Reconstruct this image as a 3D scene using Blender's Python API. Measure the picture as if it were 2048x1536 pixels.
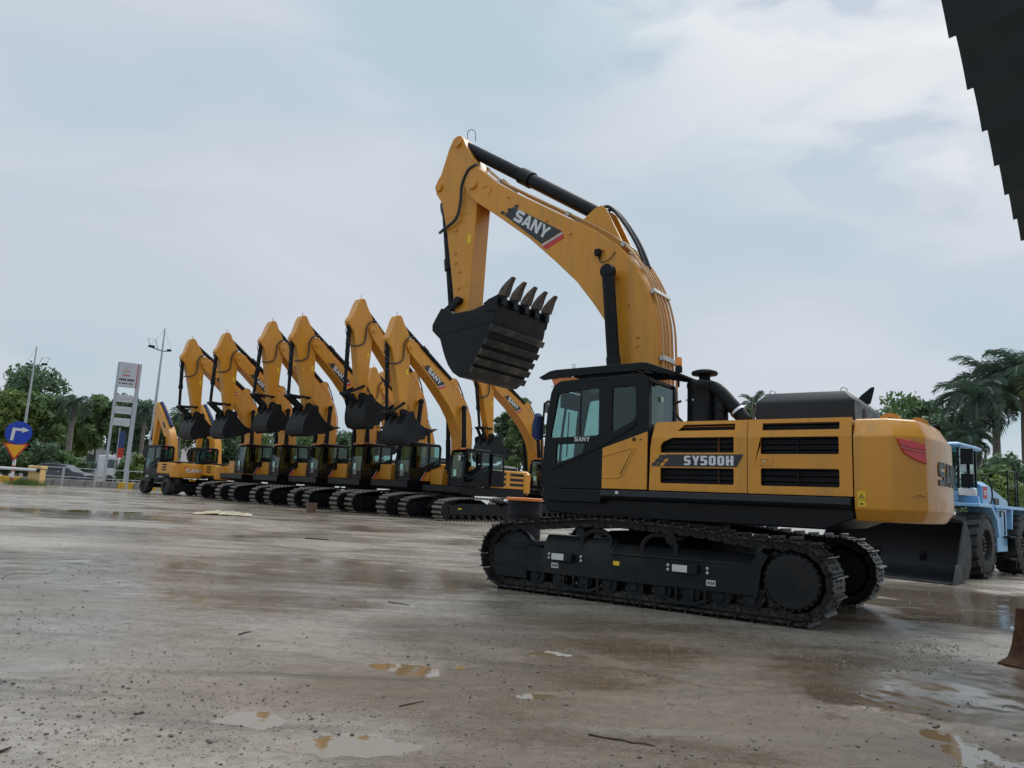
import bpy, bmesh, math, random
import numpy as np
from mathutils import Matrix, Vector
R = math.radians
for _o in list(bpy.data.objects): bpy.data.objects.remove(_o)
scene = bpy.context.scene
COL = scene.collection

# ------------------------------------------------------------------ camera
F_PX, PITCH, ROLL, EYE = 1484.4, R(8.23), R(3.254), 1.541
_cp, _sp, _cr, _sr = math.cos(PITCH), math.sin(PITCH), math.cos(ROLL), math.sin(ROLL)
CF = Vector((0, _cp, _sp)); _u0 = Vector((0, -_sp, _cp)); _r0 = Vector((1, 0, 0))
CU = _u0 * _cr - _r0 * _sr
CR = _r0 * _cr + _u0 * _sr
cam_data = bpy.data.cameras.new("camera")
cam_data.sensor_width = 36.0; cam_data.sensor_fit = 'HORIZONTAL'
cam_data.lens = 36.0 * F_PX / 2048.0
cam_data.clip_start = 0.05; cam_data.clip_end = 6000
cam = bpy.data.objects.new("camera", cam_data); COL.objects.link(cam)
cam.matrix_world = Matrix(((CR.x, CU.x, -CF.x, 0), (CR.y, CU.y, -CF.y, 0), (CR.z, CU.z, -CF.z, EYE), (0, 0, 0, 1)))
scene.camera = cam

# ------------------------------------------------------------------ sky, sun, exposure
SUN_AZ, SUN_EL = R(42), R(50)          # azimuth measured from +Y towards +X
world = bpy.data.worlds.new("World"); scene.world = world; world.use_nodes = True
wn, wl = world.node_tree.nodes, world.node_tree.links
wn.clear()
w_out = wn.new("ShaderNodeOutputWorld"); w_bg = wn.new("ShaderNodeBackground")
sky = wn.new("ShaderNodeTexSky"); sky.sky_type = 'NISHITA'; sky.sun_disc = False
sky.sun_elevation = SUN_EL; sky.sun_rotation = SUN_AZ; sky.air_density = 1.0; sky.dust_density = 2.0
def wnode(t, **kw):
    n = wn.new(t)
    for k, v in kw.items(): setattr(n, k, v)
    return n
def wmix(a, b, fac, mode='MIX'):
    m = wn.new("ShaderNodeMix"); m.data_type = 'RGBA'; m.blend_type = mode
    for i, s in ((6, a), (7, b)):
        if isinstance(s, tuple): m.inputs[i].default_value = (*s, 1)
        else: wl.new(s, m.inputs[i])
    if isinstance(fac, (int, float)): m.inputs[0].default_value = fac
    else: wl.new(fac, m.inputs[0])
    return m.outputs[2]
def wramp(src, stops, interp='EASE'):
    r = wn.new("ShaderNodeValToRGB"); r.color_ramp.interpolation = interp
    while len(r.color_ramp.elements) < len(stops): r.color_ramp.elements.new(0.5)
    for e, (p, v) in zip(r.color_ramp.elements, stops):
        e.position = p; e.color = (v, v, v, 1) if not isinstance(v, tuple) else (*v, 1)
    wl.new(src, r.inputs[0]); return r.outputs[0]
tc = wn.new("ShaderNodeTexCoord")
mp = wnode("ShaderNodeMapping"); mp.inputs['Scale'].default_value = (1.0, 1.0, 2.6); mp.inputs['Location'].default_value = (0.35, 0.2, 0.1)
mp.inputs['Rotation'].default_value = (0.0, R(-20), 0.0)
wl.new(tc.outputs['Generated'], mp.inputs[0])
def wnoise(scale, detail=4.0, rough=0.5, dist=0.0, loc=None):
    n = wnode("ShaderNodeTexNoise"); n.inputs['Scale'].default_value = scale; n.inputs['Detail'].default_value = detail
    n.inputs['Roughness'].default_value = rough; n.inputs['Distortion'].default_value = dist
    wl.new(mp.outputs[0], n.inputs['Vector']); return n.outputs['Fac']
n_big = wnoise(1.5, 3.0, 0.45, 0.3); n_mid = wnoise(3.0, 3.5, 0.42, 0.4); n_fine = wnoise(7.0, 5.0, 0.5, 0.4)
c_base = wmix((0.475, 0.605, 0.685), (0.585, 0.645, 0.72), wramp(n_big, [(0.38, 0.0), (0.62, 1.0)]))
c_base = wmix(c_base, (0.655, 0.70, 0.775), wramp(n_mid, [(0.44, 0.0), (0.66, 0.75)]))
# the thin, broken part of the cloud layer round the veiled sun
sd = (math.sin(SUN_AZ) * math.cos(SUN_EL), math.cos(SUN_AZ) * math.cos(SUN_EL), math.sin(SUN_EL))
nrm = wnode("ShaderNodeVectorMath", operation='NORMALIZE'); wl.new(tc.outputs['Generated'], nrm.inputs[0])
dt = wnode("ShaderNodeVectorMath", operation='DOT_PRODUCT'); wl.new(nrm.outputs[0], dt.inputs[0]); dt.inputs[1].default_value = sd
near_sun = wramp(dt.outputs['Value'], [(0.80, 0.0), (0.95, 1.0)])
brk = wmix(wramp(n_fine, [(0.38, (0.53, 0.60, 0.70)), (0.50, (0.70, 0.745, 0.80)), (0.64, (0.86, 0.875, 0.88))]), (0.80, 0.825, 0.84), wramp(n_mid, [(0.46, 0.0), (0.58, 0.8)]))
c_cloud = wmix(c_base, brk, near_sun)
# brightness of a thick overcast rises towards the zenith
sep = wnode("ShaderNodeSeparateXYZ"); wl.new(nrm.outputs[0], sep.inputs[0])
zen = wramp(sep.outputs['Z'], [(0.0, 0.40), (0.60, 0.43), (0.80, 0.75), (1.0, 1.0)], 'LINEAR')
zmul = wnode("ShaderNodeMath", operation='MULTIPLY'); wl.new(zen, zmul.inputs[0]); zmul.inputs[1].default_value = 2.42
c_cl2 = wnode("ShaderNodeVectorMath", operation='SCALE'); wl.new(c_cloud, c_cl2.inputs[0]); wl.new(zmul.outputs[0], c_cl2.inputs['Scale'])
SKY_STRENGTH = 0.1
c_cl3 = wnode("ShaderNodeVectorMath", operation='SCALE'); wl.new(c_cl2.outputs[0], c_cl3.inputs[0]); c_cl3.inputs['Scale'].default_value = 1.0 / SKY_STRENGTH
final = wmix(sky.outputs[0], c_cl3.outputs[0], 0.93)
wl.new(final, w_bg.inputs['Color']); w_bg.inputs['Strength'].default_value = SKY_STRENGTH
wl.new(w_bg.outputs[0], w_out.inputs[0])

sun_d = bpy.data.lights.new("sun", 'SUN'); sun_d.energy = 1.5; sun_d.angle = R(35); sun_d.color = (1.0, 0.96, 0.90)
sun = bpy.data.objects.new("sun", sun_d); COL.objects.link(sun)
sun.rotation_euler = Vector((-sd[0], -sd[1], -sd[2])).to_track_quat('-Z', 'Y').to_euler()
vs = scene.view_settings
vs.view_transform = 'Standard'; vs.look = 'None'; vs.gamma = 1.0; vs.exposure = 0.0; vs.use_curve_mapping = False
scene.render.engine = 'CYCLES'
scene.cycles.max_bounces = 6; scene.cycles.transparent_max_bounces = 12

def pt(px, py, depth):
    """World point seen at photograph pixel (px, py) at ground distance depth along +Y."""
    d = CF + CR * ((px - 1024) / F_PX) + CU * ((768 - py) / F_PX)
    return Vector((0, 0, EYE)) + d * (depth / d.y)

# ------------------------------------------------------------------ materials
MAT = {}
def _nodes(name):
    m = bpy.data.materials.new(name); m.use_nodes = True
    nt = m.node_tree; b = nt.nodes["Principled BSDF"]
    MAT[name] = m
    return m, nt, b
def mramp(nt, src, stops):
    r = nt.nodes.new("ShaderNodeValToRGB")
    while len(r.color_ramp.elements) < len(stops): r.color_ramp.elements.new(0.5)
    for e, (p, v) in zip(r.color_ramp.elements, stops):
        e.position = p; e.color = (v, v, v, 1) if not isinstance(v, tuple) else (*v, 1)
    nt.links.new(src, r.inputs[0]); return r.outputs[0]
def mnoise(nt, vec, scale, detail=4, rough=0.5, dist=0.0):
    n = nt.nodes.new("ShaderNodeTexNoise"); n.inputs['Scale'].default_value = scale; n.inputs['Detail'].default_value = detail
    n.inputs['Roughness'].default_value = rough; n.inputs['Distortion'].default_value = dist
    if vec is not None: nt.links.new(vec, n.inputs['Vector'])
    return n.outputs['Fac']
def mmix(nt, a, b, fac, mode='MIX'):
    m = nt.nodes.new("ShaderNodeMix"); m.data_type = 'RGBA'; m.blend_type = mode
    for i, s in ((6, a), (7, b)):
        if isinstance(s, tuple): m.inputs[i].default_value = (*s, 1)
        else: nt.links.new(s, m.inputs[i])
    if isinstance(fac, (int, float)): m.inputs[0].default_value = fac
    else: nt.links.new(fac, m.inputs[0])
    return m.outputs[2]
def simple(name, col, rough=0.5, metal=0.0, var=0.15, nscale=4.0, coat=0.0, bump=0.0, bscale=40.0, spec=0.5, dirt=None, dirt_amt=0.0):
    m, nt, b = _nodes(name)
    tcn = nt.nodes.new("ShaderNodeTexCoord"); v = tcn.outputs['Object']
    n1 = mnoise(nt, v, nscale, 6, 0.6)
    lo = tuple(c * (1 - var) for c in col); hi = tuple(min(1, c * (1 + var)) for c in col)
    c = mramp(nt, n1, [(0.3, lo), (0.7, hi)])
    if dirt:
        n2 = mnoise(nt, v, nscale * 0.7, 8, 0.7, 0.3)
        c = mmix(nt, c, dirt, mramp(nt, n2, [(0.5, 0.0), (0.75, dirt_amt)]))
    nt.links.new(c, b.inputs['Base Color'])
    n3 = mnoise(nt, v, nscale * 2.3, 5, 0.6)
    nt.links.new(mramp(nt, n3, [(0.3, max(0.03, rough - 0.08)), (0.7, min(1, rough + 0.1))]), b.inputs['Roughness'])
    b.inputs['Metallic'].default_value = metal
    b.inputs['Specular IOR Level'].default_value = spec
    if coat: b.inputs['Coat Weight'].default_value = coat; b.inputs['Coat Roughness'].default_value = 0.12
    if bump:
        bp = nt.nodes.new("ShaderNodeBump"); bp.inputs['Strength'].default_value = bump; bp.inputs['Distance'].default_value = 0.01
        nt.links.new(mnoise(nt, v, bscale, 4, 0.6), bp.inputs['Height']); nt.links.new(bp.outputs[0], b.inputs['Normal'])
    return m
def yellow(name, base, dusty, streak_amt, rough=0.33):
    m, nt, b = _nodes(name); L = nt.links.new
    tcn = nt.nodes.new("ShaderNodeTexCoord"); v = tcn.outputs['Object']
    mpn = nt.nodes.new("ShaderNodeMapping"); mpn.inputs['Scale'].default_value = (7.0, 7.0, 0.55); L(v, mpn.inputs[0])
    n0 = mnoise(nt, v, 0.7, 4, 0.5); streak = mnoise(nt, mpn.outputs[0], 1.0, 6, 0.65); spot = mnoise(nt, v, 26.0, 6, 0.75); patch = mnoise(nt, v, 2.1, 7, 0.65, 0.4)
    c = mramp(nt, n0, [(0.3, tuple(x * 0.93 for x in base)), (0.7, tuple(x * 1.05 for x in base))])
    c = mmix(nt, c, dusty, mramp(nt, streak, [(0.50, 0.0), (0.72, streak_amt)]))
    c = mmix(nt, c, tuple(x * 0.55 for x in dusty), mramp(nt, spot, [(0.66, 0.0), (0.74, 0.5)]))
    c = mmix(nt, c, tuple(min(1, x * 1.25 + 0.03) for x in dusty), mramp(nt, patch, [(0.54, 0.0), (0.75, 0.30)]))
    L(c, b.inputs['Base Color'])
    L(mramp(nt, patch, [(0.30, rough - 0.10), (0.55, rough), (0.75, rough + 0.22)]), b.inputs['Roughness'])
    b.inputs['Coat Weight'].default_value = 0.12; b.inputs['Coat Roughness'].default_value = 0.12; b.inputs['Specular IOR Level'].default_value = 0.38
    bp = nt.nodes.new("ShaderNodeBump"); bp.inputs['Strength'].default_value = 0.06; bp.inputs['Distance'].default_value = 0.02
    L(mnoise(nt, v, 3.0, 3, 0.5), bp.inputs['Height']); L(bp.outputs[0], b.inputs['Normal'])
yellow('yellow_paint', (0.63, 0.270, 0.026), (0.34, 0.185, 0.055), 0.50)
simple('yellow_aged', (0.56, 0.28, 0.05), 0.42, var=0.08, nscale=1.0, dirt=(0.33, 0.22, 0.10), dirt_amt=0.35)
simple('black_paint', (0.0065, 0.0075, 0.0095), 0.30, var=0.2, nscale=2.0, spec=0.20, dirt=(0.016, 0.015, 0.014), dirt_amt=0.3)
simple('black_matte', (0.008, 0.009, 0.011), 0.58, var=0.25, nscale=3.0, spec=0.18, dirt=(0.025, 0.023, 0.021), dirt_amt=0.4)
simple('grey_hood', (0.020, 0.022, 0.026), 0.42, spec=0.28, var=0.1, nscale=2.0)
simple('track_steel', (0.013, 0.0125, 0.012), 0.5, var=0.4, nscale=9.0, spec=0.4, dirt=(0.17, 0.135, 0.105), dirt_amt=0.9)
simple('grouser_worn', (0.25, 0.215, 0.18), 0.42, var=0.3, nscale=14.0, metal=0.5, dirt=(0.15, 0.10, 0.07), dirt_amt=0.6)
simple('frame_black', (0.010, 0.0115, 0.0135), 0.42, var=0.25, nscale=3.0, spec=0.22, dirt=(0.036, 0.031, 0.026), dirt_amt=0.6, bump=0.15, bscale=25)
simple('bucket_black', (0.008, 0.0095, 0.012), 0.48, var=0.2, nscale=2.5, spec=0.22, dirt=(0.030, 0.027, 0.023), dirt_amt=0.4)
simple('bucket_worn', (0.018, 0.017, 0.016), 0.55, var=0.4, nscale=2.2, dirt=(0.20, 0.165, 0.125), dirt_amt=0.9)
simple('tooth_steel', (0.10, 0.075, 0.06), 0.45, var=0.4, nscale=12.0, metal=0.5, dirt=(0.03, 0.025, 0.02), dirt_amt=0.8)
simple('rubber', (0.022, 0.022, 0.023), 0.72, var=0.25, nscale=6.0, dirt=(0.09, 0.08, 0.07), dirt_amt=0.5)
simple('hose', (0.018, 0.018, 0.019), 0.5, var=0.2)
simple('pipe_paint', (0.50, 0.27, 0.10), 0.36, var=0.1, nscale=3.0)
simple('zinc', (0.42, 0.42, 0.40), 0.4, metal=0.7, var=0.15, nscale=10.0)
simple('chrome', (0.62, 0.63, 0.64), 0.25, metal=0.9, var=0.08)
simple('white_decal', (0.62, 0.63, 0.64), 0.5, var=0.04)
simple('black_decal', (0.022, 0.024, 0.028), 0.45, var=0.08)
simple('red_decal', (0.55, 0.03, 0.035), 0.45, var=0.05)
simple('grey_decal', (0.45, 0.46, 0.47), 0.45, var=0.05)
simple('yellow_decal', (0.75, 0.50, 0.02), 0.5, var=0.05)
simple('orange_plastic', (0.72, 0.22, 0.05), 0.4, var=0.06)
simple('seat_fabric', (0.03, 0.03, 0.033), 0.85, var=0.3, nscale=20)
simple('blue_cloth', (0.012, 0.025, 0.10), 0.7, var=0.3, nscale=8, bump=0.6, bscale=12)
simple('blue_paint', (0.22, 0.45, 0.70), 0.38, var=0.06, nscale=2.0, coat=0.2, dirt=(0.2, 0.25, 0.3), dirt_amt=0.25)
simple('rust', (0.075, 0.034, 0.016), 0.7, spec=0.15, var=0.5, nscale=6.0, bump=0.5, bscale=60, dirt=(0.04, 0.03, 0.026), dirt_amt=0.8)
simple('galvanized', (0.40, 0.42, 0.44), 0.45, var=0.12, nscale=5.0, metal=0.4)
simple('white_paint', (0.62, 0.63, 0.64), 0.5, var=0.06, nscale=2.0)
simple('sign_grey', (0.40, 0.43, 0.46), 0.5, var=0.06, nscale=2.0)
simple('pylon_panel', (0.50, 0.52, 0.55), 0.5, var=0.06)
simple('sign_blue', (0.005, 0.045, 0.42), 0.45, var=0.05)
simple('sign_yellow', (0.80, 0.36, 0.01), 0.45, var=0.05)
simple('sign_red', (0.45, 0.03, 0.02), 0.45, var=0.1)
simple('concrete', (0.27, 0.255, 0.235), 0.8, var=0.2, nscale=3.0, bump=0.4, bscale=30, dirt=(0.13, 0.12, 0.10), dirt_amt=0.8)
simple('wall_plaster', (0.42, 0.43, 0.42), 0.85, var=0.15, nscale=0.6, dirt=(0.25, 0.25, 0.23), dirt_amt=0.7)
simple('kerb_yellow', (0.62, 0.36, 0.03), 0.65, var=0.2, nscale=4.0, dirt=(0.25, 0.2, 0.1), dirt_amt=0.6)
simple('post_yellow', (0.62, 0.42, 0.17), 0.65, var=0.15, nscale=5.0, dirt=(0.45, 0.2, 0.1), dirt_amt=0.7)
simple('car_paint', (0.045, 0.05, 0.058), 0.25, var=0.05, coat=0.6, metal=0.4)
simple('bark', (0.09, 0.075, 0.06), 0.9, var=0.4, nscale=9.0, bump=0.8, bscale=18)
simple('palm_bark', (0.15, 0.135, 0.12), 0.9, var=0.3, nscale=5.0, bump=0.6, bscale=14)
simple('roof_sheet', (0.040, 0.058, 0.072), 0.6, var=0.15, nscale=1.5)
simple('sackcloth', (0.50, 0.42, 0.30), 0.9, var=0.25, nscale=6.0, bump=0.6, bscale=40, dirt=(0.14, 0.11, 0.08), dirt_amt=0.8)
simple('terracotta', (0.17, 0.10, 0.07), 0.8, var=0.25, nscale=8.0, dirt=(0.07, 0.05, 0.04), dirt_amt=0.7)
simple('pebble', (0.10, 0.088, 0.075), 0.55, var=0.6, nscale=3.0)
simple('gravel', (0.20, 0.175, 0.14), 0.6, var=0.6, nscale=4.0)
simple('twig', (0.045, 0.030, 0.022), 0.8, var=0.4, nscale=20.0)
simple('dark_interior', (0.012, 0.013, 0.014), 0.8, var=0.3)
simple('far_green_wall', (0.20, 0.26, 0.27), 0.8, var=0.1)
simple('banner_blue', (0.03, 0.06, 0.17), 0.7, var=0.15)
def leafmat(name, a, b_, c, trans=0.36):
    a, b_, c = (tuple(min(0.32, x * 1.4 + 0.010) for x in q) for q in (a, b_, c))  # leaf colours lifted and paled to stand in for distance haze
    m, nt, b = _nodes(name)
    oi = nt.nodes.new("ShaderNodeTexCoord")
    n1 = mnoise(nt, oi.outputs['Object'], 0.9, 3, 0.6); n2 = mnoise(nt, oi.outputs['Object'], 7.0, 2, 0.6)
    col = mramp(nt, n1, [(0.3, a), (0.55, b_), (0.75, c)])
    col = mmix(nt, col, a, mramp(nt, n2, [(0.45, 0.0), (0.7, 0.6)]))
    nt.links.new(col, b.inputs['Base Color']); b.inputs['Roughness'].default_value = 0.5
    tr = nt.nodes.new("ShaderNodeBsdfTranslucent"); nt.links.new(col, tr.inputs['Color'])
    mx = nt.nodes.new("ShaderNodeMixShader"); mx.inputs[0].default_value = trans
    nt.links.new(b.outputs[0], mx.inputs[1]); nt.links.new(tr.outputs[0], mx.inputs[2])
    nt.links.new(mx.outputs[0], nt.nodes["Material Output"].inputs['Surface'])
leafmat('leaf_dark', (0.045, 0.080, 0.042), (0.068, 0.118, 0.056), (0.10, 0.155, 0.070))
leafmat('leaf_mid', (0.060, 0.105, 0.035), (0.092, 0.150, 0.050), (0.13, 0.19, 0.065))
leafmat('leaf_yellow', (0.080, 0.120, 0.030), (0.13, 0.18, 0.045), (0.18, 0.23, 0.07))
leafmat('leaf_palm', (0.042, 0.070, 0.050), (0.060, 0.100, 0.068), (0.095, 0.135, 0.085))
leafmat('leaf_palm_olive', (0.075, 0.085, 0.030), (0.11, 0.125, 0.045), (0.15, 0.16, 0.06))
leafmat('grass_green', (0.05, 0.09, 0.02), (0.08, 0.14, 0.03), (0.12, 0.18, 0.05))
def glassmat(name, tint, refl=0.06):
    m = bpy.data.materials.new(name); m.use_nodes = True; nt = m.node_tree; nt.nodes.clear(); MAT[name] = m
    o = nt.nodes.new("ShaderNodeOutputMaterial"); tr = nt.nodes.new("ShaderNodeBsdfTransparent"); tr.inputs[0].default_value = (*tint, 1)
    gl = nt.nodes.new("ShaderNodeBsdfGlossy"); gl.inputs['Roughness'].default_value = 0.02; gl.inputs[0].default_value = (0.9, 0.95, 0.95, 1)
    lw = nt.nodes.new("ShaderNodeLayerWeight"); lw.inputs['Blend'].default_value = 0.5
    pw = nt.nodes.new("ShaderNodeMath"); pw.operation = 'POWER'; nt.links.new(lw.outputs['Facing'], pw.inputs[0]); pw.inputs[1].default_value = 5.0
    fr = nt.nodes.new("ShaderNodeMath"); fr.operation = 'MULTIPLY_ADD'; nt.links.new(pw.outputs[0], fr.inputs[0]); fr.inputs[1].default_value = 0.9; fr.inputs[2].default_value = 0.045
    mx = nt.nodes.new("ShaderNodeMixShader"); nt.links.new(fr.outputs[0], mx.inputs[0])
    nt.links.new(tr.outputs[0], mx.inputs[1]); nt.links.new(gl.outputs[0], mx.inputs[2]); nt.links.new(mx.outputs[0], o.inputs[0])
glassmat('cab_glass', (0.66, 0.79, 0.77))
glassmat('dark_glass', (0.30, 0.35, 0.35))
def lensmat(name, col):
    m, nt, b = _nodes(name); b.inputs['Base Color'].default_value = (*col, 1); b.inputs['Roughness'].default_value = 0.18
    b.inputs['Coat Weight'].default_value = 0.6; b.inputs['Subsurface Weight'].default_value = 0.0
lensmat('red_lens', (0.62, 0.010, 0.014)); lensmat('orange_lens', (0.85, 0.26, 0.01)); lensmat('green_sticker', (0.35, 0.7, 0.6)); lensmat('pale_pink_lens', (0.55, 0.12, 0.14))
def watermat():
    m, nt, b = _nodes('puddle_water'); b.inputs['Base Color'].default_value = (0.19, 0.138, 0.080, 1); b.inputs['Roughness'].default_value = 0.02
    b.inputs['IOR'].default_value = 2.0; b.inputs['Specular IOR Level'].default_value = 0.6
    tcn = nt.nodes.new("ShaderNodeTexCoord"); bp = nt.nodes.new("ShaderNodeBump"); bp.inputs['Strength'].default_value = 0.03; bp.inputs['Distance'].default_value = 0.01
    nt.links.new(mnoise(nt, tcn.outputs['Object'], 14, 2, 0.5), bp.inputs['Height']); nt.links.new(bp.outputs[0], b.inputs['Normal'])
watermat()

# ------------------------------------------------------------------ mesh helpers
class MB:
    """Collects simple shapes; build() links them as ONE mesh object."""
    def __init__(s): s.v = []; s.f = []
    def add(s, vs, fs):
        o = len(s.v); s.v += [tuple(p) for p in vs]; s.f += [tuple(i + o for i in f) for f in fs]; return s
    def box(s, x0, x1, y0, y1, z0, z1):
        return s.add([(x0, y0, z0), (x1, y0, z0), (x1, y1, z0), (x0, y1, z0), (x0, y0, z1), (x1, y0, z1), (x1, y1, z1), (x0, y1, z1)],
                     [(0, 3, 2, 1), (4, 5, 6, 7), (0, 1, 5, 4), (1, 2, 6, 5), (2, 3, 7, 6), (3, 0, 4, 7)])
    def prism(s, poly, y0, y1):
        """poly in (x, z); extruded from y0 to y1"""
        n = len(poly); a = sum(poly[i][0] * poly[(i + 1) % n][1] - poly[(i + 1) % n][0] * poly[i][1] for i in range(n))
        if a < 0: poly = poly[::-1]
        vs = [(x, y0, z) for x, z in poly] + [(x, y1, z) for x, z in poly]
        fs = [tuple(range(n)), tuple(range(2 * n - 1, n - 1, -1))] + [(i, i + n, (i + 1) % n + n, (i + 1) % n) for i in range(n)]
        return s.add(vs, fs)
    def loft(s, rings, caps=True):
        n = len(rings[0]); vs = [p for r in rings for p in r]; fs = []
        for k in range(len(rings) - 1):
            for i in range(n):
                j = (i + 1) % n; fs.append((k * n + i, k * n + j, (k + 1) * n + j, (k + 1) * n + i))
        if caps: fs.append(tuple(range(n - 1, -1, -1))); fs.append(tuple(range((len(rings) - 1) * n, len(rings) * n)))
        return s.add(vs, fs)
    def tube(s, pts, r, n=8, caps=True):
        P = [Vector(p) for p in pts]; rr = r if isinstance(r, (list, tuple)) else [r] * len(P); rings = []
        up = None
        for i, p in enumerate(P):
            d = (P[min(i + 1, len(P) - 1)] - P[max(i - 1, 0)])
            if d.length < 1e-9: d = Vector((0, 0, 1))
            d.normalize()
            if up is None or abs(up.dot(d)) > 0.99: up = Vector((0, 1, 0)) if abs(d.y) < 0.9 else Vector((1, 0, 0))
            a = d.cross(up).normalized(); b = a.cross(d).normalized(); up = b
            rings.append([tuple(p + (a * math.cos(2 * math.pi * k / n) + b * math.sin(2 * math.pi * k / n)) * rr[i]) for k in range(n)])
        return s.loft(rings, caps)
    def cyl(s, p0, p1, r, n=16): return s.tube([p0, p1], r, n)
    def lathe(s, prof, c, axis='z', n=20):
        """prof: list of (radius, height) along axis from centre c"""
        rings = []
        for r, h in prof:
            ring = []
            for k in range(n):
                a = 2 * math.pi * k / n; u, w = r * math.cos(a), r * math.sin(a)
                ring.append({'z': (c[0] + u, c[1] + w, c[2] + h), 'y': (c[0] + u, c[1] + h, c[2] + w), 'x': (c[0] + h, c[1] + u, c[2] + w)}[axis])
            rings.append(ring)
        return s.loft(rings)
    def xf(s, fn): s.v = [tuple(fn(p)) for p in s.v]; return s
    def flat(s, loops, t, mapf):
        """2-D outline (first loop) with holes, thickness t, mapped by mapf(u, v, w) with w in 0..t"""
        cu = bpy.data.curves.new('tmp', 'CURVE'); cu.dimensions = '2D'; cu.fill_mode = 'BOTH'; cu.extrude = t / 2
        for lp in loops:
            sp = cu.splines.new('POLY'); sp.points.add(len(lp) - 1); sp.use_cyclic_u = True
            for p, (u, v) in zip(sp.points, lp): p.co = (u, v, 0, 1)
        ob = bpy.data.objects.new('tmp', cu); me = bpy.data.meshes.new_from_object(ob)
        s.add([mapf(v.co.x, v.co.y, v.co.z + t / 2) for v in me.vertices], [tuple(p.vertices) for p in me.polygons])
        bpy.data.objects.remove(ob); bpy.data.curves.remove(cu); bpy.data.meshes.remove(me); return s
    def mesh(s, name, mat, smooth=35):
        me = bpy.data.meshes.new(name); me.from_pydata(s.v, [], s.f)
        bm = bmesh.new(); bm.from_mesh(me); bmesh.ops.remove_doubles(bm, verts=bm.verts, dist=1e-5)
        bmesh.ops.recalc_face_normals(bm, faces=bm.faces); bm.to_mesh(me); bm.free()
        for p in me.polygons: p.use_smooth = True
        me.set_sharp_from_angle(angle=R(smooth))
        me.materials.append(MAT[mat]); me.update(); return me
    def build(s, name, mat, parent=None, bevel=0.0, smooth=35, seg=2):
        o = bpy.data.objects.new(name, s.mesh(name, mat, smooth)); COL.objects.link(o)
        if parent is not None: o.parent = parent
        if bevel:
            md = o.modifiers.new('bevel', 'BEVEL'); md.width = bevel; md.segments = seg; md.limit_method = 'ANGLE'; md.angle_limit = R(40)
        return o
def tag(o, label=None, cat=None, group=None, kind=None):
    if label: o['label'] = label
    if cat: o['category'] = cat
    if group: o['group'] = group
    if kind: o['kind'] = kind
    return o
def thing(name, label, cat, loc=(0, 0, 0), rz=0.0, group=None, scale=1.0, rot=None):
    o = bpy.data.objects.new(name, None); COL.objects.link(o); o.empty_display_size = 0.3
    o.location = loc; o.rotation_euler = rot if rot is not None else (0, 0, rz); o.scale = (scale,) * 3
    return tag(o, label, cat, group)
def inst(name, me, parent, mat=None):
    o = bpy.data.objects.new(name, me); COL.objects.link(o); o.parent = parent
    if mat is not None: o.matrix_local = mat
    return o
def arc(cx, cz, r, a0, a1, n): return [(cx + r * math.cos(R(a0 + (a1 - a0) * i / n)), cz + r * math.sin(R(a0 + (a1 - a0) * i / n))) for i in range(n + 1)]
def smoothpath(pts, n=6):
    """Catmull-Rom through points"""
    P = [Vector(p) for p in pts]; out = []
    for i in range(len(P) - 1):
        a = P[max(i - 1, 0)]; b = P[i]; c = P[i + 1]; d = P[min(i + 2, len(P) - 1)]
        for k in range(n):
            t = k / n; out.append(0.5 * ((2 * b) + (c - a) * t + (2 * a - 5 * b + 4 * c - d) * t * t + (3 * b - a - 3 * c + d) * t ** 3))
    out.append(P[-1]); return [tuple(p) for p in out]
GLY = {'S': (0.97, [[(0, 0), (.80, 0), (.95, .15), (.95, .45), (.80, .60), (.30, .60), (.30, .75), (.93, .75), (.93, 1), (.15, 1), (0, .85), (0, .53), (.15, .38), (.65, .38), (.65, .25), (0, .25)]]),
       'A': (1.02, [[(0, 0), (.27, 0), (.34, .18), (.66, .18), (.73, 0), (1, 0), (.65, 1), (.35, 1)], [(.42, .40), (.58, .40), (.5, .72)]]),
       'N': (0.97, [[(0, 0), (.27, 0), (.27, .6), (.65, 0), (.95, 0), (.95, 1), (.68, 1), (.68, .4), (.3, 1), (0, 1)]]),
       'Y': (1.0, [[(.36, 0), (.64, 0), (.64, .4), (1, 1), (.70, 1), (.5, .62), (.30, 1), (0, 1), (.36, .4)]]),
       '5': (0.62, [[(0, 0), (.42, 0), (.56, .12), (.56, .52), (.44, .62), (.24, .62), (.24, .80), (.54, .80), (.54, 1), (0, 1), (0, .44), (.30, .44), (.30, .2), (0, .2)]]),
       '0': (0.62, [[(.12, 0), (.44, 0), (.56, .12), (.56, .88), (.44, 1), (.12, 1), (0, .88), (0, .12)], [(.22, .2), (.34, .2), (.34, .8), (.22, .8)]]),
       'H': (0.64, [[(0, 0), (.23, 0), (.23, .4), (.37, .4), (.37, 0), (.60, 0), (.60, 1), (.37, 1), (.37, .6), (.23, .6), (.23, 1), (0, 1)]]),
       's': (0.62, [[(0, 0), (.44, 0), (.56, .12), (.56, .48), (.44, .60), (.22, .60), (.22, .80), (.54, .80), (.54, 1), (.12, 1), (0, .88), (0, .50), (.12, .38), (.34, .38), (.34, .2), (0, .2)]]),
       'y': (0.64, [[(.20, 0), (.42, 0), (.42, .38), (.62, 1), (.40, 1), (.31, .62), (.22, 1), (0, 1), (.20, .38)]])}
def lettering(name, text, mat, parent, mapf, h, sx=1.0, gap=0.06, t=0.006, slant=0.0):
    """Each letter built as a raised shape; mapf(u, v, w) places it"""
    x = 0.0; m = MB()
    for ch in text:
        w, loops = GLY[ch]
        m.flat([[((x + u) * sx * h + slant * v * h, v * h) for u, v in lp] for lp in loops], t, mapf); x += w + gap
    return m.build(name, mat, parent)
def textwidth(text, h, sx=1.0, gap=0.06): return (sum(GLY[c][0] + gap for c in text) - gap) * h * sx

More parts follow.
